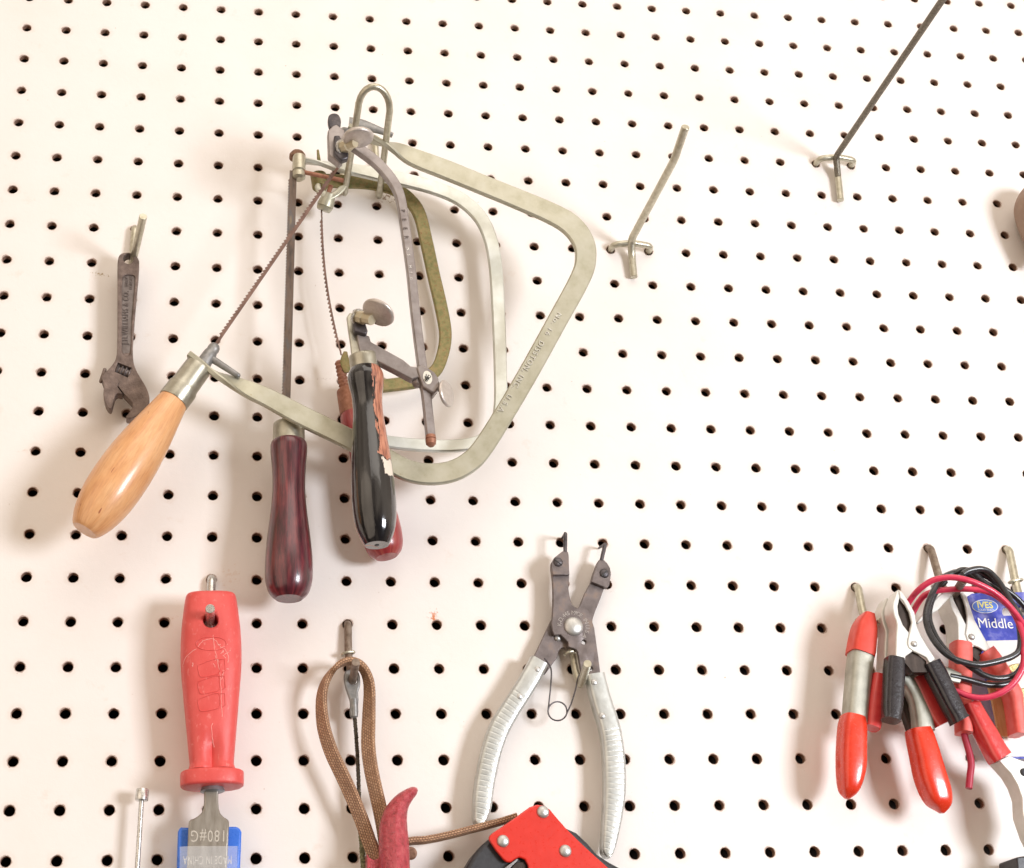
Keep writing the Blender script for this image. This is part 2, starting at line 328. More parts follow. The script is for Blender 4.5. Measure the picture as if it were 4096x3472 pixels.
def fillet(pts, rad, n=6):
    pts = [V(p) for p in pts]; out = [pts[0]]
    for i in range(1, len(pts) - 1):
        a, b, c = pts[i - 1], pts[i], pts[i + 1]
        r = min(rad, (a - b).length * .45, (c - b).length * .45)
        p, q = b + (a - b).normalized() * r, b + (c - b).normalized() * r
        for k in range(n + 1):
            t = k / n; out.append(p * (1 - t) ** 2 + b * 2 * t * (1 - t) + q * t * t)
    out.append(pts[-1]); return out
def tube(name, pts, r, mat, parent=None, seg=14, cap='flat', label=None, closed=False, squash=None):
    pts = [V(p) for p in pts]
    clean = [pts[0]]
    for p in pts[1:]:
        if (p - clean[-1]).length > 1e-6: clean.append(p)
    pts = clean; L = len(pts)
    rr = (lambda i: r * S) if not callable(r) else (lambda i: r(i / (L - 1)) * S)
    tans = []
    for i in range(L):
        if closed: d = pts[(i + 1) % L] - pts[(i - 1) % L]
        else: d = pts[min(i + 1, L - 1)] - pts[max(i - 1, 0)]
        tans.append(d.normalized())
    nrm = tans[0].cross(V((.31, .57, .76))).normalized(); verts = []; rings = []
    for i in range(L):
        nrm = (nrm - tans[i] * nrm.dot(tans[i])).normalized(); bi = tans[i].cross(nrm)
        rings.append(len(verts))
        for k in range(seg):
            a = 2 * PI * k / seg; verts.append(pts[i] + (nrm * math.cos(a) + bi * math.sin(a)) * rr(i))
    faces = []; uvs = []; lens = [0]
    for i in range(1, L): lens.append(lens[-1] + (pts[i] - pts[i - 1]).length / S)
    for i in range(L if closed else L - 1):
        a, b = rings[i], rings[(i + 1) % L]
        for k in range(seg):
            k2 = (k + 1) % seg; faces.append((a + k, a + k2, b + k2, b + k))
            l1 = lens[(i + 1)] if i + 1 < L else lens[-1] + .1
            uvs.append([(k / seg, lens[i]), ((k + 1) / seg, lens[i]), ((k + 1) / seg, l1), (k / seg, l1)])
    if not closed:
        for e, i in ((0, 0), (1, L - 1)):
            base = rings[i]; t = tans[i] * (-1 if e == 0 else 1); R_ = rr(i)
            steps = [(.93, .07)] if cap == 'flat' else [(.92, .38), (.7, .72), (.38, .93)]
            prev = list(range(base, base + seg)); c = pts[i]
            for (q, z) in steps:
                cur = []
                for k in range(seg):
                    v = verts[base + k]; cur.append(len(verts)); verts.append(c + (v - c) * q + t * R_ * z)
                for k in range(seg):
                    faces.append((prev[k], prev[(k + 1) % seg], cur[(k + 1) % seg], cur[k])); uvs.append([(0, 0)] * 4)
                prev = cur
            faces.append(tuple(prev)); uvs.append([(0, 0)] * seg)
    return mk(name, verts, faces, mat, parent, 40, uvs, label=label)
def lathe(name, A, Bp, prof, mat, parent=None, seg=40, squash=1.0, label=None, smooth=35):
    """prof: (t along A->B, radius inches); u = 0 at the board side, .25 left, .5 front, .75 right"""
    A, Bp = V(A), V(Bp); ax = (Bp - A); an = ax.normalized()
    fr = N - an * N.dot(an)
    fr = V((0, 0, 1)) if fr.length < .05 else fr.normalized()
    side = an.cross(fr)       # right when pointing down
    if side.x < 0: side = -side
    verts = []; faces = []; uvs = []
    for (t, r) in prof:
        for k in range(seg):
            a = 2 * PI * k / seg
            verts.append(A + ax * t + (-fr * math.cos(a) * squash - side * math.sin(a)) * r * S)
    L = len(prof)
    for i in range(L - 1):
        for k in range(seg):
            k2 = (k + 1) % seg; faces.append((i * seg + k, i * seg + k2, (i + 1) * seg + k2, (i + 1) * seg + k))
            uvs.append([(k / seg, prof[i][0]), ((k + 1) / seg, prof[i][0]), ((k + 1) / seg, prof[i + 1][0]), (k / seg, prof[i + 1][0])])
    for i, f in ((0, 1), (L - 1, 1)):
        if prof[i][1] > 1e-5:
            faces.append(tuple(i * seg + k for k in range(seg))); uvs.append([(k / seg, prof[i][0]) for k in range(seg)])
    return mk(name, verts, faces, mat, parent, smooth, uvs, label=label)
def smoothprof(p, n=5): return [(a, max(b, 0)) for a, b in catmull(p, n)]
def ppi(x, y, h): return 1 / ((W(x + 1, y, h) - W(x, y, h)).length / S)
def hfun(h): return h if callable(h) else (lambda x, y: h)
def plane(*pts):
    """h plane through three (x, y, h)"""
    (x0, y0, h0), (x1, y1, h1), (x2, y2, h2) = pts
    d = (x1 - x0) * (y2 - y0) - (x2 - x0) * (y1 - y0)
    a = ((h1 - h0) * (y2 - y0) - (h2 - h0) * (y1 - y0)) / d; b = ((x1 - x0) * (h2 - h0) - (x2 - x0) * (h1 - h0)) / d
    return lambda x, y: h0 + a * (x - x0) + b * (y - y0)
def plate(name, out, h, th, mat, parent=None, bevel=.015, curve=0, seg=2, label=None, holes=None):
    """outline in photo points; front face at h, th inches thick towards the board"""
    hf = hfun(h)
    if curve: out = [p[:2] for p in catmull([tuple(p) for p in out], curve, True)]
    fr = [W(x, y, hf(x, y)) for x, y in out]; n = len(fr)
    bk = [p - N * th * S for p in fr]
    faces = [tuple(range(n)), tuple(range(2 * n - 1, n - 1, -1))] + [(i, n + i, n + (i + 1) % n, (i + 1) % n) for i in range(n)]
    o = mk(name, fr + bk, faces, mat, parent, 35, None, bevel, seg, label)
    if holes:
        for cv, cf in holes:
            cut = mk('cut', cv, cf, mat, parent)
            b = o.modifiers.new('b', 'BOOLEAN'); b.object = cut; b.operation = 'DIFFERENCE'; b.solver = 'EXACT'
            mods = [mm for mm in o.modifiers if mm.type == 'BEVEL']
            for mm in mods: o.modifiers.remove(mm)
            bpy.context.view_layer.update()
            me = bpy.data.meshes.new_from_object(o.evaluated_get(bpy.context.evaluated_depsgraph_get()))
            o.modifiers.clear(); o.data = me
            bpy.data.objects.remove(cut)
        if bevel:
            b = o.modifiers.new('bevel', 'BEVEL'); b.width = bevel * S; b.segments = seg; b.limit_method = 'ANGLE'; b.angle_limit = math.radians(40)
    return o
def cutter(out, h0, h1):
    a = [W(x, y, (h0 + h1) / 2) for x, y in out]; n = len(a); mid = (h0 + h1) / 2
    fr = [p + N * (h1 - mid) * S for p in a]; bk = [p + N * (h0 - mid) * S for p in a]
    return fr + bk, [tuple(range(n)), tuple(range(2 * n - 1, n - 1, -1))] + [(i, n + i, n + (i + 1) % n, (i + 1) % n) for i in range(n)]
def circ(x, y, r, n=24, ry=None, rot=0):
    ry = ry or r; o = []
    for k in range(n):
        a = 2 * PI * k / n; p, q = r * math.cos(a), ry * math.sin(a)
        o.append((x + p * math.cos(rot) - q * math.sin(rot), y + p * math.sin(rot) + q * math.cos(rot)))
    return o
def bar(name, D, h, wpx, th, mat, parent=None, twist=None, n=8, bevel=.015, ridge=None, sec='rect', label=None, thl=None, uvn=1):
    """flat bar swept along photo points D; wpx = widths in photo pixels; th = thickness inches along the board normal"""
    hf = hfun(h); L = len(D)
    wl = wpx if hasattr(wpx, '__len__') else [wpx] * L
    tl = twist or [0] * L; hl = thl or [th] * L
    P = catmull([(x, y, w, t, q) for (x, y), w, t, q in zip(D, wl, tl, hl)], n)
    pts = []; ws = []
    for i, (x, y, w, t, q) in enumerate(P):
        a = P[max(i - 1, 0)]; b = P[min(i + 1, len(P) - 1)]; dx, dy = b[0] - a[0], b[1] - a[1]; dl = math.hypot(dx, dy) or 1
        nx, ny = -dy / dl, dx / dl; hh = hf(x, y)
        pts.append(W(x, y, hh)); ws.append((W(x + nx * w / 2, y + ny * w / 2, hh) - W(x - nx * w / 2, y - ny * w / 2, hh)).length)
    verts = []; faces = []; uvs = []
    if sec == 'rect':
        base = []
        b = .12
        for (sx_, sy_) in ((1, 1), (-1, 1), (-1, -1), (1, -1)):
            base += [(sx_, sy_, 0)]
    lens = [0]
    for i in range(1, len(pts)): lens.append(lens[-1] + (pts[i] - pts[i - 1]).length / S)
    for i, p in enumerate(pts):
        t = (pts[min(i + 1, len(pts) - 1)] - pts[max(i - 1, 0)]).normalized()
        side = t.cross(N).normalized(); nn = side.cross(t).normalized()
        if nn.dot(N) < 0: nn = -nn
        a = math.radians(P[i][3]); s2 = side * math.cos(a) + nn * math.sin(a); n2 = nn * math.cos(a) - side * math.sin(a)
        w = ws[i] / 2; th_ = P[i][4] * S / 2; k = 1
        if ridge: k = 1 - ridge[1] * max(0, math.cos(lens[i] * 2 * PI / ridge[0])) ** 6 * (1 if ridge[2] < lens[i] / 1 else 0)
        if sec == 'rect':
            e = min(bevel * S, w * .45, th_ * .45)
            ring = []
            for (sx_, sy_) in ((1, 1), (-1, 1), (-1, -1), (1, -1)):
                A1 = (sx_ * w, sy_ * (th_ - e)); A2 = (sx_ * (w - e), sy_ * th_)
                ring += [A1, A2] if sx_ * sy_ > 0 else [A2, A1]
        elif sec == 'round':
            ring = [(w * math.cos(2 * PI * j / 20), th_ * math.sin(2 * PI * j / 20)) for j in range(20)]
        elif sec == 'half':      # rounded face, flat back
            ring = [(w * math.cos(PI * j / 28), -th_ + 2 * th_ * k * max(0, math.sin(PI * j / 28)) ** .42) for j in range(29)]
        elif sec == 'soft':
            ring = [(w * (abs(math.cos(2 * PI * j / 28)) ** .5) * (1 if math.cos(2 * PI * j / 28) > 0 else -1), th_ * k * (abs(math.sin(2 * PI * j / 28)) ** .5) * (1 if math.sin(2 * PI * j / 28) > 0 else -1)) for j in range(28)]
        elif sec == 'ridge':     # cast horn with a soft middle ridge
            ring = [(w * math.cos(2 * PI * j / 24), (th_ * math.sin(2 * PI * j / 24)) * (1 + .16 * max(0, math.sin(2 * PI * j / 24)) ** 14)) for j in range(24)]
        for q, r_ in ring: verts.append(p + s2 * q + n2 * r_)
    m_ = len(ring)
    per = [0]
    for k in range(m_): per.append(per[-1] + math.hypot(ring[(k + 1) % m_][0] - ring[k][0], ring[(k + 1) % m_][1] - ring[k][1]) / S)
    for i in range(len(pts) - 1):
        for k in range(m_):
            k2 = (k + 1) % m_; faces.append((i * m_ + k, i * m_ + k2, (i + 1) * m_ + k2, (i + 1) * m_ + k))
            uvs.append([(lens[i], per[k]), (lens[i], per[k + 1]), (lens[i + 1], per[k + 1]), (lens[i + 1], per[k])])
    faces.append(tuple(range(m_))); uvs.append([(0, 0)] * m_)
    faces.append(tuple((len(pts) - 1) * m_ + k for k in range(m_))); uvs.append([(0, 0)] * m_)
    return mk(name, verts, faces, mat, parent, 38, uvs, label=label)
def toothed(name, A, Bp, w, teeth, mat, parent, side=-1, th=.02, depth=.035, bow=0):
    depth *= 1.25
    """saw blade A->B (world), w inches wide, teeth on one side"""
    A, Bp = V(A), V(Bp); t = (Bp - A).normalized(); s = t.cross(N).normalized() * side; n_ = s.cross(t)
    L = (Bp - A).length; up = []; lo = []
    k = 0; d = L / teeth
    for i in range(teeth):
        o1 = s * math.sin(PI * i / teeth) * bow * S
        up += [A + t * d * i + s * w / 2 * S + o1, A + t * d * (i + .75) + s * (w / 2 + (depth if 2 < i < teeth - 3 else 0)) * S + o1]
        lo += [A + t * d * i - s * w / 2 * S + o1, A + t * d * (i + .75) - s * w / 2 * S + o1]
    up.append(Bp + s * w / 2 * S); lo.append(Bp - s * w / 2 * S)
    n = len(up); verts = []
    for dz in (1, -1):
        verts += [p + N * th / 2 * dz * S for p in up] + [p + N * th / 2 * dz * S for p in lo]
    f = []
    for i in range(n - 1):
        f += [(i, i + 1, n + i + 1, n + i), (2 * n + i, 3 * n + i, 3 * n + i + 1, 2 * n + i + 1), (i, 2 * n + i, 2 * n + i + 1, i + 1), (n + i, n + i + 1, 3 * n + i + 1, 3 * n + i)]
    f += [(0, n, 3 * n, 2 * n), (n - 1, 3 * n - 1, 4 * n - 1, 2 * n - 1)]
    return mk(name, verts, f, mat, parent, 20)
def dome(name, x, y, h, rpx, mat, parent, hgt=.5, squashx=1, base=.02, label=None):
    c = W(x, y, h); r = rpx / ppi(x, y, h)
    return lathe(name, c, c + N * S * 1.0, [(-base * 4, r)] + [(math.sin(a) * hgt * r, r * math.cos(a)) for a in [PI / 2 * k / 8 for k in range(9)]], mat, parent, 28, label=label, smooth=40)
def disc(name, c, axis, r, th, mat, parent, seg=40, rim=.03, sx=1.0, label=None):
    c = V(c); a = V(axis).normalized(); u = a.cross(V((.3, .2, .93))).normalized(); w = a.cross(u)
    prof = [(-th / 2, r - rim), (-th / 2 + rim * .4, r - rim * .3), (-th / 2 + rim, r), (th / 2 - rim, r), (th / 2 - rim * .4, r - rim * .3), (th / 2, r - rim)]
    verts = [c + a * z * S + (u * math.cos(2 * PI * k / seg) + w * math.sin(2 * PI * k / seg)) * q * S for z, q in prof for k in range(seg)]
    f = [(i * seg + k, i * seg + (k + 1) % seg, (i + 1) * seg + (k + 1) % seg, (i + 1) * seg + k) for i in range(5) for k in range(seg)]
    f += [tuple(range(seg)), tuple(5 * seg + k for k in range(seg))]
    return mk(name, verts, f, mat, parent, 40, label=label)
def textobj(name, s, p, xdir, size, mat, parent, ext=.006, align='CENTER', sxx=1.0, spacing=1.0, bold=0, label=None, fit=None):
    """text in the board's plane; p = world centre, xdir = reading direction (world), size = cap height inches"""
    cu = bpy.data.curves.new('t', 'FONT'); cu.body = s; cu.size = 1.4; cu.align_x = align; cu.align_y = 'CENTER'; cu.extrude = .5; cu.space_character = spacing
    cu.resolution_u = 3; cu.offset = bold
    o = bpy.data.objects.new('t', cu); C.objects.link(o); bpy.context.view_layer.update()
    me = bpy.data.meshes.new_from_object(o.evaluated_get(bpy.context.evaluated_depsgraph_get()))
    bpy.data.objects.remove(o)
    X = V(xdir).normalized(); Y = N.cross(X).normalized(); p = V(p); nz = X.cross(Y)
    if fit:
        xs = [v.co.x for v in me.vertices]; sxx = fit / size / (max(xs) - min(xs))
    vs = [p + X * v.co.x * size * S * sxx + Y * v.co.y * size * S + nz * v.co.z * 2 * ext * S for v in me.vertices]
    fs = [tuple(q.vertices) for q in me.polygons]
    bpy.data.meshes.remove(me)
    return mk(name, vs, fs, mat, parent, 30, label=label)
def ringclip(x, y, h, rx, ry, parent, rot=0.2, wire=.03, mat='zinc', gap=.12):
    c = W(x, y, h); q = ppi(x, y, h); pts = []
    n = 28
    for k in range(n + 1):
        a = 2 * PI * (gap + (1 - 2 * gap) * k / n) + PI / 2 + PI
        pts.append(c + (V((math.cos(rot), 0, math.sin(rot))) * math.cos(a) * rx / q + V((0, -1, .15)) * math.sin(a) * ry / q) * S)
    return tube('retaining_clip', pts, wire, mat, parent, 8)

def facing(c, ux, uy, ratio):
    v = (B(CC[0], -CC[1], -CC[2]) - V(c)).normalized(); k = math.hypot(ux, uy); q = math.sqrt(1 - ratio * ratio)
    return v * ratio + (cx_ * ux / k + cy_ * uy / k) * q
# ------------------------------------------------------------------ pegboard
def pegboard():
    u0, u1, v0, v1, r, n = -11, 27, -4, 29, .111, 24
    verts = []; faces = []; mats = []
    idx = {}
    def gv(i, j):
        if (i, j) not in idx: idx[(i, j)] = len(verts); verts.append(B(i - .5, j - .5, 0))
        return idx[(i, j)]
    for c in range(u0, u1):
        for w in range(v0, v1):
            cs = [gv(c, w), gv(c + 1, w), gv(c + 1, w + 1), gv(c, w + 1)]   # corners -45.. ccw from lower left
            jr = r * random.uniform(.97, 1.04); ph = random.uniform(0, 6.28)
            ring = []; ring2 = []; ring3 = []
            for k in range(n):
                a = -3 * PI / 4 + 2 * PI * k / n; q = jr * (1 + .018 * math.sin(3 * a + ph) + .014 * math.sin(7 * a + 2 * ph))
                ring.append(len(verts)); verts.append(B(c + (q + .007) * math.cos(a), w + (q + .007) * math.sin(a), 0))
            for k in range(n):
                a = -3 * PI / 4 + 2 * PI * k / n; q = jr * (1 + .018 * math.sin(3 * a + ph) + .014 * math.sin(7 * a + 2 * ph))
                ring2.append(len(verts)); verts.append(B(c + q * math.cos(a), w + q * math.sin(a), -.014))
            for k in range(n):
                a = -3 * PI / 4 + 2 * PI * k / n
                ring3.append(len(verts)); verts.append(B(c + jr * 1.02 * math.cos(a), w + jr * 1.02 * math.sin(a), -.175))
            for s in range(4):
                q = n // 4; seg = [ring[(s * q + k) % n] for k in range(q + 1)]
                faces.append(tuple([cs[s], cs[(s + 1) % 4]] + seg[::-1])); mats.append(0)
            for k in range(n):
                k2 = (k + 1) % n
                faces.append((ring[k], ring[k2], ring2[k2], ring2[k])); mats.append(1)
                faces.append((ring2[k], ring2[k2], ring3[k2], ring3[k])); mats.append(1)
    # back sheet edges
    o = bpy.data.meshes.new('pegboard'); o.from_pydata([tuple(v) for v in verts], [], faces)
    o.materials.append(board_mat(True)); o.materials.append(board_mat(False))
    for p, m_ in zip(o.polygons, mats): p.material_index = m_
    bm = bmesh.new(); bm.from_mesh(o); bmesh.ops.recalc_face_normals(bm, faces=bm.faces); bm.to_mesh(o); bm.free()
    for p in o.polygons: p.use_smooth = p.material_index == 1
    ob = bpy.data.objects.new('pegboard', o); C.objects.link(ob); ob['kind'] = 'structure'
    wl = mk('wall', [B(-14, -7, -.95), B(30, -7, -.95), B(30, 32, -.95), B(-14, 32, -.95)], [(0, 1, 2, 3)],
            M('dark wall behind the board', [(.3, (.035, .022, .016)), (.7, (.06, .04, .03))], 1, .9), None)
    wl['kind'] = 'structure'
pegboard()

# ------------------------------------------------------------------ pegboard hooks
GH = 'wire hooks plugged into the pegboard'
def hook(label, root, pts, r, mat, clip=None, cross=None, rad=.16, loc=None):
    t = empty('peg_hook', label, 'hook', B(*root, 0), GH)
    P = [B(root[0], root[1], -.45), B(root[0], root[1], .02 + r)] + pts
    tube('wire', fillet(P, rad * S), r, mat, t, 16)
    if clip: ringclip(*clip, t)
    if cross:      # square U staple that plugs into two holes
        (a, b_, y0) = cross
        tube('crossbar', fillet([B(a[0], a[1], -.4), B(a[0], a[1], .30), B(b_[0], b_[1], .30), B(b_[0], b_[1], -.4)], .2 * S), .085, mat, t, 14)
    return t
hook('short straight zinc hook that the rusty adjustable wrench hangs from', (-3, 15), [W(268, 540, .16), W(291, 440, 2.0)], .092, 'zinc')
t = hook('short steel hook poking through the hole of the red chisel handle', (-1, 6), [W(427, 1283, .2), W(427, 1237, 1.75)], .098, 'chrome')
hook('brown rusty hook holding the woven strap loop and the cable lug', (2, 5), [W(708, 1330, .16), W(716, 1388, .28), W(723, 1346, 1.55)], .085, 'zinc_brown', clip=(707, 1328, .2, 13, 7))
hook('short dull hook between the handles of the lock ring pliers', (7, 5), [W(1170, 1365, .2), W(1180, 1394, .28), W(1194, 1349, 1.55)], .088, 'zinc', clip=(1158, 1328, .3, 11, 9))
hook('dull hook above the orange tipped spring clamp', (14, 6), [W(1752, 1240, .38), W(1762, 1272, .5), W(1792, 1262, 1.1)], .092, 'zinc', clip=(1752, 1257, .4, 13, 6))
hook('brown hook carrying the coiled black and red wires', (16, 7), [W(1908, 1172, .42), W(1928, 1225, .55), W(1958, 1179, 2.3)], .092, 'zinc_brown')
hook('greenish hook in the top of the blue hardware package', (18, 7), [W(2064, 1185, .42), W(2078, 1240, .55), W(2110, 1190, 2.0)], .095, 'zinc', clip=(2064, 1181, .42, 14, 6))
# the two empty hooks with crossbars
def crosshook(label, a, b_, stem_bot, base, extra, r):
    t = empty('peg_hook', label, 'hook', B((a[0] + b_[0]) / 2, a[1], 0), GH)
    tube('crossbar', fillet([B(a[0], a[1], -.4), B(a[0], a[1], .26), B((a[0] + b_[0]) / 2, a[1] + .02, .34), B(b_[0], b_[1], .26), B(b_[0], b_[1], -.4)], .16 * S), .082, 'zinc', t, 14)
    return t
t = crosshook('empty zinc hook with a bent up tip right of the saws', (9, 15), (10, 15), None, None, None, .1)
p = W(1284, 494, .34)
tube('rod', fillet([W(1288, 563, .12), W(1284, 520, .16), W(1283, 487, .42), W(1370, 325, 3.5), W(1393, 258, 4.4)], .14 * S), .095, 'zinc', t, 16)
t = crosshook('empty long hook at the upper right whose rod leaves the top edge', (15, 18), (16, 18), None, None, None, .1)
tube('rod', fillet([W(1708, 407, .12), W(1703, 360, .15), W(1699, 318, .40), W(1915, 0, 6.75), W(1990, -112, 8.7)], .14 * S), .082, 'zinc_old', t, 16)
tube('stem', [W(1708, 407, .14), W(1701, 340, .16)], .088, 'zinc', t, 14)
# the double loop hook under the saws
t = empty('loop_hook', 'tall double wire loop hook carrying the four saws', 'hook', B(2.5, 18, 0))
loop = [B(2.1, 18, -.45), B(2.1, 18, .12), W(700, 396, .16), W(727, 225, 3.55)]
arc = [W(728 + 32 - 32 * math.cos(a), 222 - 46 * math.sin(a), 3.6 + .5 * math.sin(a)) for a in [PI * k / 12 for k in range(1, 12)]]
P1 = fillet(loop, .14 * S); P2 = fillet([W(792, 225, 3.55), W(770, 402, .16), B(3.0, 18, .12), B(3.0, 18, -.45)], .14 * S)
tube('wire', P1 + arc + P2, .082, 'zinc', t, 16)

# ------------------------------------------------------------------ saw handle profile helper
def handle(name, A, Bp, ha, hb, prof, mat, parent, label=None):
    """A, B photo points of the axis; prof = (t, radius px)"""
    q = (ppi(*A, ha) + ppi(*Bp, hb)) / 2
    return lathe(name, W(*A, ha), W(*Bp, hb), smoothprof([(t_, r / q) for t_, r in prof], 5), mat, parent, 48, label=label)

# ------------------------------------------------------------------ green saw (nearest the board)
gs = empty('coping_saw', 'coping saw with a mottled green frame and a red handle mostly behind the black one', 'saw', W(719, 800, .4), 'coping saws on the loop hook')
hg = plane((700, 370, .55), (900, 640, .36), (720, 790, .6))
bar('frame', [(645, 366), (697, 369), (752, 372), (801, 384), (834, 408), (853, 438), (866, 490), (881, 559), (897, 628), (905, 680), (899, 722), (884, 754), (850, 774), (809, 781), (760, 786), (704, 789)],
    hg, [25] * 16, .13, 'greenframe', gs, n=8, bevel=.03)
q = W(660, 395, .62)
lathe('frame_eye', W(646, 352, .55), W(652, 388, .55), [(0, .13), (.1, .2), (.8, .2), (1, .12)], 'greenframe', gs, 24)
lathe('clamp_nut', W(671, 392, .75), W(657, 428, .55), [(0, .08), (.05, .14), (.3, .17), (.5, .2), (.75, .21), (.8, .18), (.82, .2), (1, .17)], 'bigframe', gs, 28)
tube('screw', [W(673, 376, .9), W(664, 402, .7)], lambda f: .06 + .008 * math.sin(f * 60), 'copper', gs, 14)
bar('wing', [(668, 398), (655, 392), (646, 381), (648, 374)], .8, [14, 13, 13, 8], .06, 'bigframe', gs, sec='round')
bar('wing', [(668, 400), (682, 394), (694, 384), (702, 378)], .8, [14, 13, 13, 7], .06, 'bigframe', gs, sec='round')
tube('pin', [W(648, 326, .5), W(646, 306, .5)], lambda f: .05 - .02 * f, 'greenframe', gs, 10, 'round')
toothed('blade', W(653, 422, .55), W(694, 722, .6), .036, 36, 'blade', gs, side=1, depth=.034, bow=.12)
handle('handle', (721, 836), (786, 1132), .62, .66, [(0, 27), (.03, 32), (.1, 33), (.25, 29), (.5, 34), (.75, 40), (.88, 40), (.96, 34), (1.0, 22)], 'redhandle', gs)
handle('ferrule', (714, 795), (721, 840), .62, .62, [(0, 27), (.03, 30), (.95, 30), (1, 29)], 'copper', gs)
bar('wing_nut', [(706, 757), (701, 735), (702, 715)], .75, [12, 19, 8], .06, 'greenframe', gs, sec='round')
lathe('adjusting_screw', W(690, 735, .62), W(701, 795, .62), [(k / 16, .1 + (.025 if k % 2 else 0)) for k in range(17)], 'copper', gs, 20)

# ------------------------------------------------------------------ steel saw with burgundy handle
ss = empty('coping_saw', 'coping saw with a plain silver frame, wide dark blade and burgundy handle', 'saw', W(587, 880, 1.1), 'coping saws on the loop hook')
hs = plane((600, 325, 1.0), (1005, 500, .62), (587, 870, 1.05))
bar('frame', [(596, 324), (640, 330), (690, 340), (760, 353), (830, 368), (885, 383), (935, 405), (974, 440), (996, 485), (1007, 545), (1013, 640), (1017, 760), (1016, 830), (1004, 872), (975, 897), (930, 906), (870, 906), (800, 900), (720, 886), (650, 868), (605, 857)],
    hs, [18, 20, 24, 26, 26, 26, 26, 26, 26, 26, 26, 26, 26, 26, 25, 24, 24, 24, 24, 22, 18], .13, 'steelframe', ss, twist=[70, 60, 25, 5] + [0] * 13 + [0, 0, 20, 60], n=8, bevel=.03)
lathe('rivet_head', W(604, 322, 1.0), W(605, 309, 1.0), [(0, .2), (.5, .2), (.9, .15), (1, .05)], 'rustwire', ss, 26)
lathe('post', W(608, 318, 1.1), W(607, 365, 1.12), [(0, .15), (.08, .165), (.62, .16), (.66, .13), (.72, .165), (.92, .16), (1, .1)], 'zinc', ss, 26)
tube('pin', [W(618, 350, 1.15), W(698, 367, 1.25)], .055, 'copper', ss, 12)
toothed('blade', W(596, 347, 1.12), W(581, 862, 1.05), .175, 84, 'bladegrey', ss, side=1, depth=.026)
handle('ferrule', (587, 862), (587, 902), 1.05, 1.05, [(0, 20), (.04, 29), (.1, 32), (.97, 32.5), (1, 32)], 'ferrule', ss)
plate('tab', [(566, 866), (570, 857), (577, 854), (583, 860), (580, 872)], 1.3, .1, 'ferrule', ss, .01)
handle('handle', (587, 897), (587, 1217), 1.05, 1.05, [(0, 33), (.015, 37), (.05, 38.5), (.14, 36), (.24, 34), (.34, 34), (.45, 37), (.6, 43), (.75, 47.5), (.85, 48), (.92, 45), (.97, 38), (1.0, 27)], 'burgundy', ss)

# ------------------------------------------------------------------ big saw with orange wood handle
bs = empty('coping_saw', 'large coping saw with a wide yellowed frame and an orange wood handle', 'saw', W(400, 750, 1.6), 'coping saws on the loop hook')
hb = plane((709, 262, 2.3), (400, 750, 1.62), (1180, 500, 2.1))
bfr = bar('frame', [(708, 262), (740, 276), (775, 290), (808, 303), (842, 321), (905, 345), (974, 373), (1050, 404), (1120, 434), (1160, 458), (1184, 490), (1190, 524), (1179, 566), (1127, 662), (1075, 756), (1022, 846), (978, 914), (950, 942), (915, 959), (871, 964), (825, 955), (770, 925), (698, 887), (608, 843), (548, 811), (508, 793), (462, 772), (432, 757), (408, 739), (384, 722)],
    hb, [30, 32, 34, 36, 36, 37, 37, 38, 40, 42, 42, 42, 42, 41, 41, 41, 42, 42, 42, 42, 42, 41, 40, 40, 37, 35, 34, 34, 32, 30], .14, 'bigframe', bs,
    twist=[80, 74, 60, 30, 5, 0] + [0] * 18 + [0, -8, -45, -66, -76, -80], n=8, bevel=.03)
textobj('lettering', 'DISSTON, INC.  U.S.A.', W(1058, 766, hb(1058, 766) + .078), W(1025, 840, hb(1025, 840)) - W(1085, 740, hb(1085, 740)), .125, 'etchsoft', bfr, .008, spacing=1.25, fit=(W(1104, 699, 1.9) - W(1012, 833, 1.9)).length / S)
textobj('lettering', 'No. 16', W(1124, 658, hb(1124, 658) + .078), W(1025, 840, hb(1025, 840)) - W(1085, 740, hb(1085, 740)), .11, 'etchsoft', bfr, .008, spacing=1.25, fit=(W(1137, 638, 1.9) - W(1112, 679, 1.9)).length / S)
toothed('blade', W(692, 333, 2.05), W(437, 702, 1.62), .066, 60, 'blade', bs, side=1, depth=.034)
lathe('blade_post', W(421, 728, 1.62), W(437, 704, 1.62), [(-.5, .17), (.2, .16), (.45, .15), (.6, .13), (.75, .14), (.95, .13), (1.1, .1), (1.2, .04)], 'zamak', bs, 26)
tube('lever', [W(432, 730, 1.64), W(483, 763, 1.64)], lambda f: .085 - .02 * f, 'zamak', bs, 14, 'round')
bar('lever', [(709, 250), (735, 254), (765, 263), (798, 275)], 2.35, [24, 22, 15, 9], .12, 'zamak', bs, sec='round')
lathe('blade_post', W(704, 262, 2.35), W(694, 312, 2.15), [(0, .12), (.1, .18), (.4, .17), (.8, .14), (1, .1)], 'zamak', bs, 24)
handle('ferrule', (403, 746), (352, 815), 1.62, 1.62, [(0, 24), (.02, 28), (.06, 29), (.60, 30), (.62, 32), (.66, 32.5), (.96, 32.5), (1.0, 32)], 'ferrule', bs)
handle('handle', (354, 812), (172, 1078), 1.62, 1.58, [(0, 30), (.02, 32.5), (.08, 36), (.2, 43), (.35, 51), (.5, 56), (.65, 57), (.78, 54), (.9, 45), (.975, 34), (1.0, 27)], 'maple', bs)

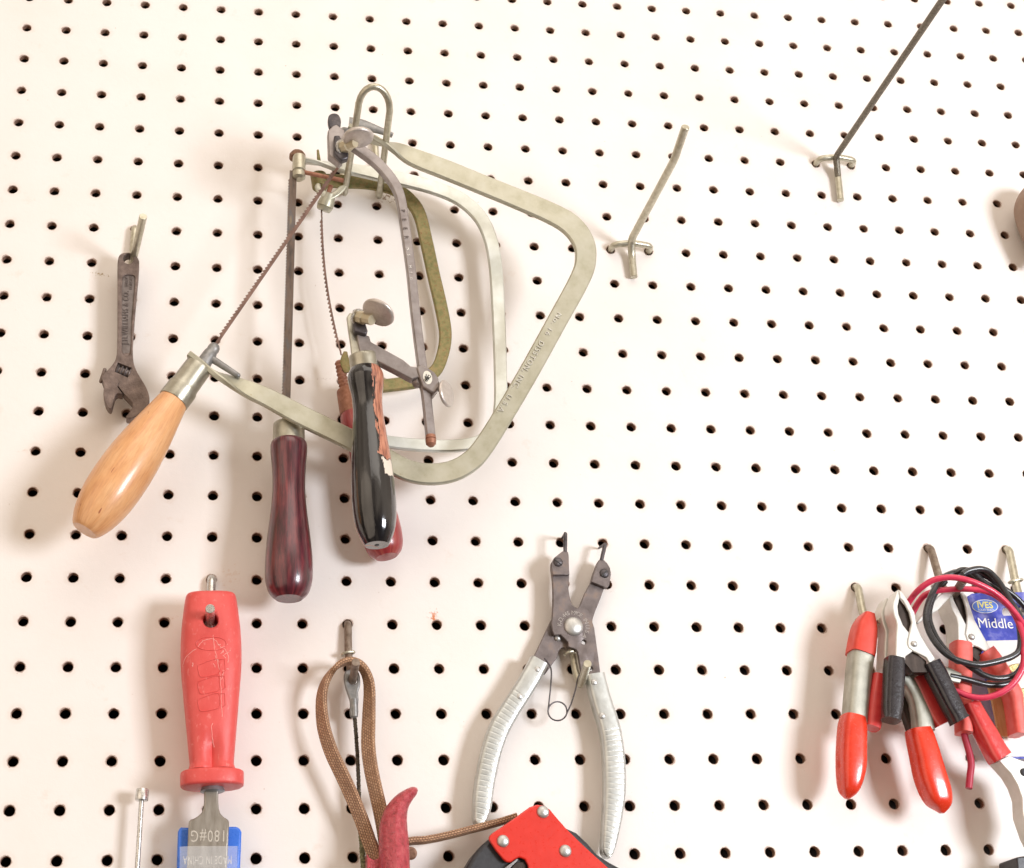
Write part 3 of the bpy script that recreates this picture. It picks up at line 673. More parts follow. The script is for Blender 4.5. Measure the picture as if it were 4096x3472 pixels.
# ------------------------------------------------------------------ adjustable fret saw with black handle (front)
fs = empty('fret_saw', 'adjustable grey fret saw with disc thumb screws and a peeling black handle', 'saw', W(742, 745, 2.3))
hf = plane((728, 303, 3.05), (742, 745, 2.35), (870, 770, 2.4))
fbr = bar('frame_bar', [(700, 283), (728, 303), (766, 332), (797, 368), (813, 402), (822, 455), (829, 505), (836, 559), (842, 620), (849, 680), (857, 740), (865, 796), (870, 840), (875, 888)], hf, [18] * 14, .2, 'greysteel', fs, n=8, bevel=.025)
lathe('bar_tip', W(875, 885, 2.36), W(876, 907, 2.36), [(0, .11), (.3, .12), (.35, .1), (.4, .12), (.8, .11), (1, .06)], 'copper', fs, 22)
c1280 = lambda l: [(650.4 + x / 5.34, 599.6 + y / 5.34) for x, y in l]
plate('arm', c1280([(400, 400), (430, 405), (535, 445), (552, 505), (720, 600), (900, 700), (985, 770), (1050, 780), (1095, 750), (1160, 780), (1245, 840), (1285, 900), (1300, 990), (1240, 1062), (1120, 990), (1085, 900), (1060, 890), (1000, 912), (800, 805), (600, 702), (440, 655), (410, 500)]), lambda x, y: hf(x, y) + .14, .24, 'greysteel', fs, .02)
plate('hub', c1280([(1050, 782), (1095, 752), (1160, 780), (1245, 840), (1285, 900), (1300, 990), (1240, 1068), (1118, 992), (1085, 900)]), lambda x, y: hf(x, y) + .18, .34, 'greysteel', fs, .03)
lathe('hub_screw', W(*c1280([(1040, 960)])[0], 2.3), W(*c1280([(1090, 930)])[0], 2.45), [(0, .12), (.5, .13), (1, .1)], 'greysteel', fs, 20)
st = plate('sticker', circ(869, 767, 9, 28, 14, -.25), lambda x, y: hf(x, y) + .188, .006, 'cream', fs, 0)
textobj('number', '489', W(871, 764, hf(870, 765) + .192), V((.55, 0, .83)), .13, 'ink', st, .002, spacing=.8)
textobj('number', '68', W(867, 771, hf(870, 765) + .192), V((.55, 0, .83)), .09, 'ink', st, .002, spacing=.8)
plate('back_plate', c1280([(290, 235), (325, 190), (352, 195), (360, 390), (410, 430), (455, 655), (350, 690), (330, 520), (305, 350)]), 2.5, .12, 'ferrule', fs, .02)
plate('clamp_plate', c1280([(357, 158), (402, 140), (455, 168), (520, 392), (500, 424), (372, 388), (360, 330)]), 2.72, .2, 'darksteel', fs, .025)
p0, p1 = W(727, 644, 2.72), W(756, 650, 3.05)
lathe('washer', p0, p1, [(-.04, .16), (-.02, .19), (.07, .19), (.09, .1)], 'chrome', fs, 26)
lathe('screw_collar', p0, p1, [(.03, .1), (.12, .15), (.45, .15), (.5, .12), (1, .12)], 'brassnut', fs, 8, smooth=20)
a = V((.40, .52, .62)); disc('thumb_screw', W(769, 635, 3.2), facing(W(769, 635, 3.2), -.57, -.82, .62), .385, .11, 'coin', fs, rim=.05)
handle('ferrule', (738, 722), (742, 752), 2.35, 2.3, [(0, 26), (.06, 29), (.95, 29.5), (1, 29)], 'ferrule', fs)
fsh = handle('handle', (742, 750), (766, 1108), 2.3, 2.25, [(0, 30), (.01, 33), (.045, 37.5), (.10, 36), (.17, 31.5), (.26, 31), (.38, 35), (.55, 41), (.7, 44), (.82, 43.5), (.91, 38.5), (.97, 30), (1.0, 24)], 'blackhandle', fs)
e = W(766, 1108, 2.25); ax = (W(766, 1108, 2.25) - W(742, 750, 2.3)).normalized()
disc('end_hole', e + ax * .004 * S, ax, .05, .012, 'ink', fsh, 20, .003)
disc('thumb_screw', W(907, 800, 2.45), facing(W(907, 800, 2.4), .95, .25, .45), .31, .09, 'coin', fs, rim=.04)
tube('thumb_screw_shaft', [W(884, 782, 2.4), W(900, 793, 2.42)], .085, 'greysteel', fs, 14)
# upper clamp
c11 = lambda l: [(559 + x / 5.34, 152.4 + y / 5.34) for x, y in l]
plate('jaw_block', c11([(573, 600), (625, 552), (665, 532), (760, 602), (745, 700), (740, 925), (700, 952), (582, 862)]), 3.05, .26, 'greysteel', fs, .025)
plate('clamp_plate', c11([(640, 655), (700, 650), (800, 850), (795, 900), (722, 926), (640, 842)]), 3.22, .18, 'darksteel', fs, .03)
plate('jaw_key', c11([(590, 560), (575, 480), (590, 430), (640, 412), (690, 430), (716, 490), (705, 560), (655, 540), (640, 570)]), 3.02, .14, 'darksteel', fs, .05, curve=3, seg=3)
p0, p1 = W(695, 300, 3.2), W(722, 291, 3.55)
lathe('washer', p0, p1, [(-.04, .16), (-.02, .19), (.07, .19), (.09, .1)], 'chrome', fs, 26)
lathe('screw_collar', p0, p1, [(.03, .1), (.12, .15), (.5, .15), (.55, .12), (1, .1)], 'brassnut', fs, 8, smooth=20)
disc('thumb_screw', W(728, 279, 3.62), facing(W(728, 279, 3.6), .12, -1, .50), .36, .13, 'coin', fs, rim=.05)
toothed_top = W(692, 330, 3.0)
# stamped name on the bar
for i, ch in enumerate('PEER'):
    y_ = 428 + i * 18; x_ = 819 + i * 2.2
    textobj('lettering', ch, W(x_, y_, hf(x_, y_) + .106), W(827, 500, 2.8) - W(815, 400, 2.9), .1, 'etchdark', fbr, .003)
for i, ch in enumerate('NS MFG'):
    if ch == ' ': continue
    y_ = 506 + i * 12; x_ = 829 + i * 1.4
    textobj('lettering', ch, W(x_, y_, hf(x_, y_) + .106), W(827, 500, 2.8) - W(815, 400, 2.9), .06, 'etch', fbr, .003)

# ------------------------------------------------------------------ adjustable wrench
cw = lambda l: [(177.8 + x / 3.657, 406.5 + y / 3.657) for x, y in l]
wr = empty('adjustable_wrench', 'small rusty adjustable wrench hanging by its handle hole, jaws down', 'wrench', W(267, 535, .4))
HW = .62
body = cw([(300, 390), (262, 393), (236, 412), (225, 450), (222, 520), (223, 700), (222, 900), (221, 1050), (216, 1150), (195, 1210), (152, 1262), (118, 1300), (210, 1368), (240, 1400), (270, 1438), (305, 1475), (335, 1510), (330, 1545), (305, 1585), (285, 1612), (325, 1622), (380, 1592), (440, 1532), (460, 1488), (455, 1440), (435, 1390), (400, 1330), (368, 1275), (346, 1220), (338, 1150), (336, 1070), (345, 950), (356, 800), (370, 650), (384, 480), (378, 438), (355, 408), (330, 393)])
wbd = plate('body', body, HW, .30, 'wrench', wr, .035, curve=3, seg=3,
      holes=[cutter([(x, y) for x, y in circ(177.8 + 305 / 3.657, 406.5 + 455 / 3.657, 10.5, 24)], -.2, 1.2),
             cutter(catmull(cw([(272, 540), (345, 540), (352, 600), (340, 750), (328, 900), (320, 1110), (285, 1135), (258, 1110), (256, 900), (256, 700), (258, 600)]), 4, True), HW - .045, HW + .3),
             cutter(cw([(226, 1224), (330, 1264), (300, 1336), (204, 1292)]), -.2, 1.2)])
plate('inner_panel', catmull(cw([(272, 540), (345, 540), (352, 600), (340, 750), (328, 900), (320, 1110), (285, 1135), (258, 1110), (256, 900), (256, 700), (258, 600)]), 4, True), HW - .040, .01, 'wrenchpanel', wbd, 0)
plate('jaw', cw([(104, 1322), (112, 1300), (150, 1292), (200, 1318), (238, 1352), (222, 1386), (262, 1440), (225, 1434), (205, 1455), (192, 1500), (182, 1538), (165, 1552), (135, 1512), (118, 1440), (122, 1372)]), HW + .03, .30, 'wrench', wr, .035, curve=2, seg=3)
pw0, pw1 = W(*cw([(214, 1262)])[0], HW - .12), W(*cw([(322, 1298)])[0], HW - .12)
lathe('worm', pw0, pw1, [(k / 24, .095 + .05 * max(0, math.sin(k / 24 * 2 * PI * 3.5))) for k in range(25)], 'plier', wr, 26)
tube('worm_pin', [W(*cw([(128, 1262)])[0], HW - .1), W(*cw([(100, 1348)])[0], HW - .1)], .045, 'wrench', wr, 12, 'round')
up = W(255, 560, HW) - W(252, 720, HW)
textobj('lettering', 'J.H.WILLIAMS & CO.', W(255.5, 645, HW - .036), up, .13, 'etchdark', wbd, .014, sxx=.78, spacing=1.15, label='stamped maker lettering')
textobj('lettering', 'DROP', W(257, 572, HW - .036), up, .07, 'etchdark', wbd, .010)
textobj('lettering', 'FORGED', W(266, 574, HW - .036), up, .07, 'etchdark', wbd, .010)

# ------------------------------------------------------------------ red chisel, its guard
def loft(name, secs, mat, parent, p=.62, dent=None, seg=44, label=None, holes=None):
    """secs: (world centre, half width in, half depth in)"""
    verts = []; faces = []; L = len(secs); uvs = []
    for i, (c, w, d) in enumerate(secs):
        t = (V(secs[min(i + 1, L - 1)][0]) - V(secs[max(i - 1, 0)][0])).normalized(); side = t.cross(N).normalized()
        if side.x < 0: side = -side
        nn = side.cross(t); nn = nn if nn.dot(N) > 0 else -nn
        for k in range(seg):
            a = 2 * PI * k / seg; cs, sn = math.cos(a), math.sin(a)
            x = w * abs(cs) ** p * (1 if cs > 0 else -1); y = d * abs(sn) ** p * (1 if sn > 0 else -1)
            if dent and sn > 0: y -= dent(i / (L - 1), x / w)
            verts.append(V(c) + side * x * S + nn * y * S)
    for i in range(L - 1):
        for k in range(seg):
            k2 = (k + 1) % seg; faces.append((i * seg + k, i * seg + k2, (i + 1) * seg + k2, (i + 1) * seg + k))
            uvs.append([(k / seg, i / L), ((k + 1) / seg, i / L), ((k + 1) / seg, (i + 1) / L), (k / seg, (i + 1) / L)])
    faces += [tuple(range(seg)), tuple((L - 1) * seg + k for k in range(seg))]; uvs += [[(0, 0)] * seg] * 2
    o = mk(name, verts, faces, mat, parent, 40, uvs, label=label)
    if holes:
        for cv, cf in holes:
            cut = mk('cut', cv, cf, mat, parent)
            b = o.modifiers.new('b', 'BOOLEAN'); b.object = cut; b.operation = 'DIFFERENCE'; b.solver = 'EXACT'
            bpy.context.view_layer.update()
            me = bpy.data.meshes.new_from_object(o.evaluated_get(bpy.context.evaluated_depsgraph_get()))
            o.modifiers.clear(); o.data = me; bpy.data.objects.remove(cut)
    return o
HC = .78
ch = empty('wood_chisel', 'wide steel chisel with a scuffed red plastic handle, hanging handle up', 'chisel', W(427, 1280, HC))
cc = lambda x, y: (355.6 + x / 3.858, 1168.6 + y / 3.858)
rows = [(150, 120, 440, .22), (158, 95, 462, .30), (180, 80, 475, .36), (230, 72, 485, .40), (330, 60, 500, .43), (450, 48, 513, .45), (600, 43, 521, .46), (750, 46, 519, .46), (900, 60, 509, .44), (1050, 76, 499, .42), (1200, 91, 487, .40), (1350, 104, 474, .38), (1450, 112, 464, .37), (1490, 114, 462, .37), (1515, 108, 470, .38), (1535, 100, 478, .38)]
secs = []
for i, (x, y, w, d) in enumerate(catmull([(a + b, y, b - a, d) for y, a, b, d in rows], 5)):
    px, py = cc(280 + 8 * (y - 150) / 1340, y); secs.append((W(px, py, HC), w / 2 / 3.858 / ppi(px, py, HC), d))
hdl = loft('handle', secs, 'redplastic', ch, .7, dent=lambda t_, x: .10 * math.exp(-(x / .28) ** 2) * min(1, max(0, (t_ - .68) / .08)) * (1 - .6 * abs(x)) + .05 * math.exp(-((x - 0) / .12) ** 2) * min(1, max(0, (t_ - .7) / .05)),
     holes=[cutter(circ(427, 1271, 16, 28), -.3, 2)])
g = []
for k, (f, q) in enumerate(((0, .86), (.03, .94), (.1, .99), (.2, 1), (.8, 1), (.9, .99), (.97, .94), (1, .88))):
    px, py = cc(291, 1540 + (1668 - 1540) * f); g.append((W(px, py, HC), q * 250 / 3.858 / ppi(px, py, HC), q * .46))
loft('guard', g, 'redplastic', ch, .82)
# moulded marks on the handle
from mathutils.bvhtree import BVHTree
tree = BVHTree.FromPolygons([v.co.copy() for v in hdl.data.vertices], [tuple(p.vertices) for p in hdl.data.polygons])
def mark(pts, closed=True, r_=.011, mt='redplastic', nm='moulded_mark'):
    P = []
    for x, y in pts:
        if nm == 'scratch': x += random.uniform(-3, 3); y += random.uniform(-3, 3)
        q = W(*cc(x, y), HC + .43); hit = tree.ray_cast(q + N * .02 - origin(hdl), -N)[0]
        if hit is not None: P.append(hit + origin(hdl) + N * .001 * S)
    if len(P) > 2: tube(nm, P, r_, mt, hdl, 8, closed=closed)
mark([(284 + 118 * abs(math.cos(a)) ** .8 * (1 if math.cos(a) > 0 else -1), 540 + 52 * math.sin(a)) for a in [2 * PI * k / 30 for k in range(30)]])
for (yy) in (735, 865, 1000):
    mark(catmull([(182, yy - 20), (215, yy - 40), (335, yy - 75), (350, yy - 20), (345, yy + 35), (290, yy + 55), (210, yy + 65), (190, yy + 40)], 4, True))
    mark([(352, yy - 70), (388, yy - 75), (394, yy + 15), (372, yy + 30)], False)
mark(catmull([(300, 470), (305, 560), (325, 640), (345, 740), (358, 860), (366, 1000), (372, 1110)], 5), False, .0055, 'scuff', 'scratch')
mark(catmull([(165, 580), (110, 615), (75, 650), (62, 700)], 5), False, .0055, 'scuff', 'scratch')
mark(catmull([(296, 1160), (286, 1200), (296, 1270), (308, 1340)], 5), False, .0055, 'scuff', 'scratch')
mark(catmull([(180, 565), (220, 520), (300, 505), (350, 560), (395, 585)], 5), False, .0055, 'scuff', 'scratch')
mark(catmull([(398, 590), (420, 640), (415, 690)], 5), False, .0055, 'scuff', 'scratch')
for k in range(16):
    x0, y0 = random.choice([(400, 600), (390, 560), (330, 640), (120, 640), (290, 540), (380, 760)]); x0 += random.uniform(-35, 35); y0 += random.uniform(-40, 60)
    a = random.uniform(0, 3.1); L_ = random.uniform(12, 45)
    mark(catmull([(x0, y0), (x0 + L_ * .5 * math.cos(a) + 4, y0 + L_ * .5 * math.sin(a)), (x0 + L_ * math.cos(a), y0 + L_ * math.sin(a))], 4), False, .0055, 'scuff', 'scratch')
cb = lambda l: [(254 + x / 7.447, 1575 + y / 7.447) for x, y in l]
lathe('ferrule', W(432, 1594, HC), W(432, 1610, HC), [(0, .2), (.9, .25), (1, .22)], 'washer', ch, 30)
cbl = plate('blade', cb([(1200, 60), (1415, 60), (1415, 235), (1413, 420), (1420, 500), (1440, 570), (1485, 625), (1555, 672), (1578, 700), (1570, 900), (1555, 1200), (1540, 1500), (1515, 2100), (1500, 2700), (900, 2700), (918, 2100), (935, 1500), (945, 1200), (955, 900), (965, 715), (985, 672), (1040, 658), (1105, 620), (1160, 565), (1188, 500), (1197, 420), (1200, 235)]), HC + .08, .16, 'bladebright', ch, .03)
left = V((-1, 0, 0))
textobj('lettering', '180#G', W(*cb([(1262, 915)])[0], HC + .082), left, .23, 'etch', cbl, .004, sxx=.72, spacing=1.15)
textobj('lettering', 'MADE IN CHINA', W(*cb([(1250, 1282)])[0], HC + .082), left, .165, 'etch', cbl, .004, sxx=.52, spacing=1.1)
bg = empty('blade_guard', 'blue plastic blade guard with clear film behind the chisel blade', 'blade guard', W(425, 1700, .5))
shl = plate('shell', cb([(800, 860), (812, 812), (850, 785), (955, 790), (1570, 775), (1680, 775), (1740, 800), (1766, 860), (1755, 1150), (1738, 1500), (1710, 2200), (1700, 2700), (755, 2700), (770, 2100), (785, 1400), (792, 1100)]), HC - .1, .30, 'blue', bg, .05, seg=3)
plate('clear_film', cb([(830, 1085), (960, 1076), (1705, 1074), (1700, 1400), (1680, 2600), (810, 2600), (828, 1400)]), HC + .13, .012, 'film', bg, 0)

# ------------------------------------------------------------------ thin rod
rd = empty('metal_rod', 'thin shiny rod with a short cylindrical head beside the red chisel', 'rod', W(287, 1640, .4))
lathe('head', W(290, 1603, .4), W(287.5, 1628, .4), [(0, .09), (.03, .125), (.12, .135), (.92, .135), (.98, .12), (1, .09)], 'chrome', rd, 30)
tube('shaft', [W(287.5, 1628, .4), W(279, 1764, .4), W(272, 1890, .4)], .052, 'chrome', rd, 16)

# ------------------------------------------------------------------ strap wrench
sw = empty('strap_wrench', 'strap wrench with a red cast handle and a looped brown woven strap', 'wrench', W(800, 1700, .7))
s1 = lambda l: [(609.8 + x / 3.396, 1244.9 + y / 3.396) for x, y in l]
bar('strap', s1([(512, 1740), (505, 1660), (470, 1560), (420, 1420), (350, 1250), (285, 1110), (215, 960), (165, 800), (148, 660), (155, 540), (195, 440), (260, 365), (335, 335), (405, 355), (455, 420), (478, 520), (475, 700), (470, 900), (485, 1050), (515, 1200), (545, 1330), (575, 1480), (600, 1640)]), .62, 11, .31, 'strap', sw, n=8, bevel=.03, twist=[-50] * 7 + [-45, -35, -25, -15, -5, 0, 5, 15, 30, 45] + [52] * 6)
s2 = lambda l: [(609.8 + x / 3.239, 1219.5 + y / 3.239) for x, y in l]
bar('strap', s2([(600, 1640), (680, 1600), (740, 1585), (820, 1580), (960, 1553), (1120, 1512), (1300, 1465), (1420, 1428)]), .55, 14, .36, 'strap', sw, n=8, bevel=.04, sec='soft')
bar('cast_handle', s1([(652, 2000), (650, 1800), (648, 1620), (645, 1480), (662, 1385), (698, 1312), (745, 1262), (785, 1232), (805, 1220)]), 1.0, [66, 64, 62, 57, 48, 37, 27, 19, 9], .5, 'castred', sw, n=8, sec='ridge', thl=[.6, .6, .6, .55, .5, .42, .34, .28, .14])
plate('flange', s1([(463, 1660), (478, 1690), (505, 1705), (530, 1700), (548, 1690), (560, 2000), (462, 2000)]), 1.0, .3, 'castred', sw, .05, seg=3)
lathe('rivet', W(*s1([(762, 1662)])[0], .4), W(*s1([(764, 1662)])[0], .75), [(0, .12), (.8, .13), (.85, .09), (1, .09)], 'rustwire', sw, 24)
# ------------------------------------------------------------------ cable
cbz = empty('cable', 'thin frayed dark cable with a crimped grey ring lug, inside the strap loop', 'cable', W(716, 1385, .5))
plate('lug', s1([(305, 425), (315, 400), (345, 390), (395, 398), (414, 440), (416, 500), (402, 548), (405, 600), (402, 640), (400, 716), (350, 716), (346, 640), (343, 600), (322, 540), (308, 490), (303, 455)]), .55, .12, 'zamak', cbz, .03, curve=2, seg=3,
      holes=[cutter(circ(717, 1383, 9, 20), 0, 1)])
tube('crimp', [W(*s1([(372, 600)])[0], .5), W(*s1([(376, 718)])[0], .5)], lambda f: .085 - .008 * f, 'zamak', cbz, 14)
def frayed(pts, r, mat):
    P = catmull([tuple(p) for p in pts], 40); P = [V(p) + V((random.uniform(-1, 1), random.uniform(-1, 1), 0)) * .006 * S for p in P]
    tube('strand', P, lambda f: r * (1 + .15 * math.sin(f * 700) + random.uniform(-.12, .12)), mat, cbz, 10)
frayed([W(*p, .42) for p in s1([(376, 716), (385, 820), (394, 950), (400, 1080), (405, 1180), (408, 1330)])], .04, 'cable')
frayed([W(*p, .40) for p in s1([(408, 1330), (412, 1440), (424, 1560), (432, 1680), (440, 1800), (445, 1950)])], .055, 'cablemould')

# ------------------------------------------------------------------ lock ring pliers
lp = empty('ring_pliers', 'lock ring pliers with brown steel jaws and ribbed aluminium grips', 'pliers', W(1165, 1273, .4))
k1 = lambda l: [(1067 + x / 5.786, 1092.5 + y / 5.786) for x, y in l]
k2 = lambda l: [(914.6 + x / 2.4406, 1041.7 + y / 2.4406) for x, y in l]
plate('jaw_lever', k1([(850, 290), (870, 260), (925, 262), (965, 300), (1000, 355), (1012, 430), (985, 560), (930, 600), (885, 720), (830, 855), (795, 960), (780, 1050), (700, 1150), (600, 1220), (520, 1300), (430, 1292), (400, 1325), (370, 1420), (300, 1520), (240, 1600), (20, 1500), (105, 1400), (160, 1280), (250, 1090), (312, 960), (420, 850), (560, 800), (620, 835), (650, 790), (700, 660), (770, 530), (800, 420)]), .36, .13, 'plier', lp, .012)
plate('jaw_lever', k1([(308, 300), (345, 235), (440, 160), (505, 165), (514, 200), (522, 430), (512, 600), (525, 690), (552, 785), (598, 832), (650, 822), (740, 840), (800, 910), (792, 990), (815, 1060), (840, 1250), (862, 1400), (888, 1605), (895, 1700), (760, 1720), (668, 1600), (640, 1450), (622, 1345), (600, 1312), (510, 1282), (508, 1225), (470, 1190), (420, 1140), (345, 1145), (322, 1085), (313, 1010), (322, 940), (331, 800), (332, 650), (326, 500), (308, 360)]), .50, .13, 'plier', lp, .012,
      holes=[cutter(circ(*k1([(692, 1228)])[0], 5, 16), .2, .8), cutter(circ(*k1([(775, 1540)])[0], 4.5, 14), .2, .8)])
plate('tip_block', k1([(308, 300), (345, 235), (440, 160), (505, 165), (514, 200), (522, 436), (328, 440), (310, 360)]), .60, .1, 'plier', lp, .015)
plate('tip_block', k1([(868, 262), (930, 262), (968, 300), (1002, 360), (1012, 430), (992, 560), (965, 595), (780, 518), (800, 440), (845, 310)]), .47, .11, 'plier', lp, .015)
for (x, y, h_, an) in ((388, 288, .60, -.65), (932, 420, .47, .8)):
    px, py = k1([(x, y)])[0]
    dome('screw', px, py, h_, 9.6, 'darksteel', lp, .45)
    dx, dy = 7.5 * math.cos(an), -7.5 * math.sin(an)
    tube('screw_slot', [W(px - dx, py - dy, h_ + .045), W(px + dx, py + dy, h_ + .045)], .013, 'ink', lp, 8)
tube('needle', fillet([W(1148.5, 1122, .56), W(1149, 1083, .56), W(1142, 1094, .04)], .05 * S), lambda f: .045 if f < .5 else .04 - .028 * (f - .5), 'darksteel', lp, 10)
tube('needle', fillet([W(1222, 1140, .43), W(1230, 1105, .43), W(1217, 1114, .04)], .05 * S), lambda f: .045 if f < .5 else .04 - .028 * (f - .5), 'darksteel', lp, 10)
dome('pivot', *k1([(570, 1045)])[0], .50, 19.5, 'rivet', lp, .45)
dome('stop_pin', *k1([(385, 1182)])[0], .37, 6.5, 'rivet', lp, .7, base=.02)
for i, ch_ in enumerate('K-D.445 MADE IN U.S.A.'):
    if ch_ == ' ': continue
    a = math.radians(172 - i * 10.8)
    px, py = k1([(570, 1045)])[0]; rr = 28.5
    c = W(px, py, .502); v = V((math.cos(a), 0, math.sin(a))); xd = V((math.sin(a), 0, -math.cos(a)))
    textobj('lettering', ch_, c + v * .315 * S, xd, .095, 'etchgrey', lp, .004)
def grip(path, widths, lab=None, hh=.42, tt=.36, r0=.9):
    return bar('grip', path, hh, widths, tt, 'gripalu', lp, n=44, sec='soft', ridge=(.115, .028, r0), label=lab)
ga = grip(k2([(440, 740), (400, 815), (345, 905), (290, 990), (240, 1080), (205, 1180), (182, 1280), (165, 1380), (155, 1470), (142, 1535), (136, 1552)]), [40, 41, 41, 42, 43, 42, 41, 40, 37, 26, 10])
gb = grip(k2([(716, 806), (733, 880), (755, 960), (778, 1030), (797, 1110), (808, 1200), (813, 1300), (812, 1400), (803, 1500), (790, 1600), (778, 1680), (780, 1712)]), [37, 39, 40, 41, 42, 44, 45, 44, 40, 34, 26, 10], r0=1.25)
for (x, y) in ((432, 778), (345, 912), (715, 842), (755, 1008)):
    dome('rivet', *k2([(x, y)])[0], .57, 7.5, 'rivet', ga if x < 600 else gb, .6, base=.03)
sp = [(468, 722), (500, 772), (500, 850), (492, 930), (486, 985)]
sp2 = [(533 + 47 * math.cos(a), 985 + 47 * math.sin(a)) for a in [PI - 2 * PI * k / 24 for k in range(1, 25)]][:]
sp2 = [(533 - 47 * math.cos(2 * PI * k / 24), 985 + 47 * math.sin(2 * PI * k / 24)) for k in range(1, 36)]
sp3 = [(600, 950), (622, 880), (636, 815), (665, 785), (700, 776)]
tube('spring', catmull([tuple(W(*p, .45)) for p in k2(sp)], 5) + [tuple(W(*p, .47 + .04 * i / 35)) for i, p in enumerate(k2(sp2))] + catmull([tuple(W(*p, .5)) for p in k2(sp3)], 5), .017, 'darksteel', lp, 8)

# ------------------------------------------------------------------ red plated hand tool at the bottom
r1 = lambda l: [(686 + x / 3.413, 1549.6 + y / 3.413) for x, y in l]
rt = empty('pipe_cutter', 'hand cutter with a red riveted side plate and black body at the bottom edge', 'cutter', W(1090, 1740, .9))
plate('body', r1([(1085, 500), (1000, 572), (940, 645), (900, 715), (870, 800), (850, 900), (850, 1200), (1500, 1200), (1700, 1000), (1500, 700), (1300, 560)]), 1.0, .62, 'blackplastic', rt, .08, seg=3)
plate('lever', r1([(1560, 440), (1610, 462), (1660, 485), (1740, 560), (1800, 632), (1880, 685), (1990, 745), (2150, 830), (2100, 1000), (1800, 900), (1500, 600)]), 1.0, .5, 'blackplastic', rt, .08, seg=3)
spl = plate('side_plate', r1([(1050, 535), (1052, 510), (1075, 488), (1230, 383), (1330, 310), (1380, 291), (1430, 296), (1475, 325), (1515, 375), (1600, 470), (1700, 568), (1800, 660), (1890, 740), (2060, 880), (2060, 1200), (1330, 1200), (1335, 800), (1322, 710), (1300, 672), (1262, 656), (1232, 670), (1205, 690), (1175, 692), (1150, 672), (1100, 610)]), 1.14, .09, 'redpaint', rt, .03, seg=3)
for (x, y) in ((1425, 343), (1148, 545), (1580, 613)):
    dome('rivet', *r1([(x, y)])[0], 1.145, 12.3, 'rivet', spl, .55)
plate('cutting_blade', r1([(1110, 770), (1245, 664), (1256, 672), (1170, 760), (1140, 800)]), 1.1, .06, 'zamak', rt, .01)
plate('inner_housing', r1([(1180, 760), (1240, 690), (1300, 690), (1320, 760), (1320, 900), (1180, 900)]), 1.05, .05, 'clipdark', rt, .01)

# ------------------------------------------------------------------ spring clamp
cA = lambda l: [(1625.9 + x / 2.5306, 1067 + y / 2.5306) for x, y in l]
cB = lambda l: [(1676.7 + x / 6.312, 1168.6 + y / 6.312) for x, y in l]
cC = lambda l: [(1854.5 + x / 6.31, 1092.4 + y / 6.31) for x, y in l]
cD = lambda l: [(1676.7 + x / 6.312, 1397.3 + y / 6.312) for x, y in l]
cE = lambda l: [(1854.5 + x / 4.497, 1371.8 + y / 4.497) for x, y in l]
cF = lambda l: [(1956 + x / 6.944, 1321 + y / 6.944) for x, y in l]
def pxloft(name, ctr, wid, dep, h, mat, parent, n=5, p=.6, conv=None, label=None, hl=None):
    """loft along photo points with widths in photo pixels and depths in inches"""
    dl = dep if hasattr(dep, '__len__') else [dep] * len(ctr); hl = hl or [h] * len(ctr)
    P = catmull([(x, y, w, d, q) for (x, y), w, d, q in zip(ctr, wid, dl, hl)], n); out = []
    for i, (x, y, w, d, q) in enumerate(P):
        a, b = P[max(i - 1, 0)], P[min(i + 1, len(P) - 1)]; dx, dy = b[0] - a[0], b[1] - a[1]; s = math.hypot(dx, dy) or 1
        nx, ny = -dy / s * w / 2, dx / s * w / 2
        out.append((W(x, y, q), (W(x + nx, y + ny, q) - W(x - nx, y - ny, q)).length / 2 / S, d / 2))
    return loft(name, out, mat, parent, p, label=label)
sc_ = empty('spring_clamp', 'spring clamp with galvanised arms and orange dipped handles', 'clamp', W(1740, 1300, .9))
pxloft('arm', cA([(313, 650), (311, 680), (306, 720), (298, 800), (288, 900), (278, 1020)]), [44, 46, 46, 45, 44, 43], .55, .95, 'clampsteel', sc_, p=.55)
pxloft('jaw_pad', cA([(338, 470), (330, 520), (322, 580), (314, 640), (308, 672)]), [22, 40, 47, 50, 50], .62, .95, 'redpad', sc_, p=.5)
pxloft('handle_sleeve', cA([(272, 990), (268, 1040), (264, 1140), (262, 1240), (254, 1320), (245, 1375), (240, 1408)]), [44, 50, 52, 52, 44, 30, 8], [.6, .64, .66, .66, .6, .45, .1], .95, 'orange', sc_, p=.62)
bar('arm', cA([(470, 700), (525, 775), (570, 830), (600, 890), (620, 970), (632, 1060)]), 1.0, [30, 32, 34, 34, 36, 38], .45, 'clampsteel', sc_, n=6, sec='soft')
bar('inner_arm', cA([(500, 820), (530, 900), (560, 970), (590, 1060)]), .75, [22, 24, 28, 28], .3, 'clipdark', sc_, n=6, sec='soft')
pxloft('handle_sleeve', cA([(606, 1052), (616, 1090), (640, 1180), (668, 1290), (700, 1380), (722, 1440), (730, 1482)]), [42, 46, 50, 54, 52, 38, 8], [.55, .6, .64, .64, .58, .45, .1], 1.0, 'orange', sc_, p=.62)

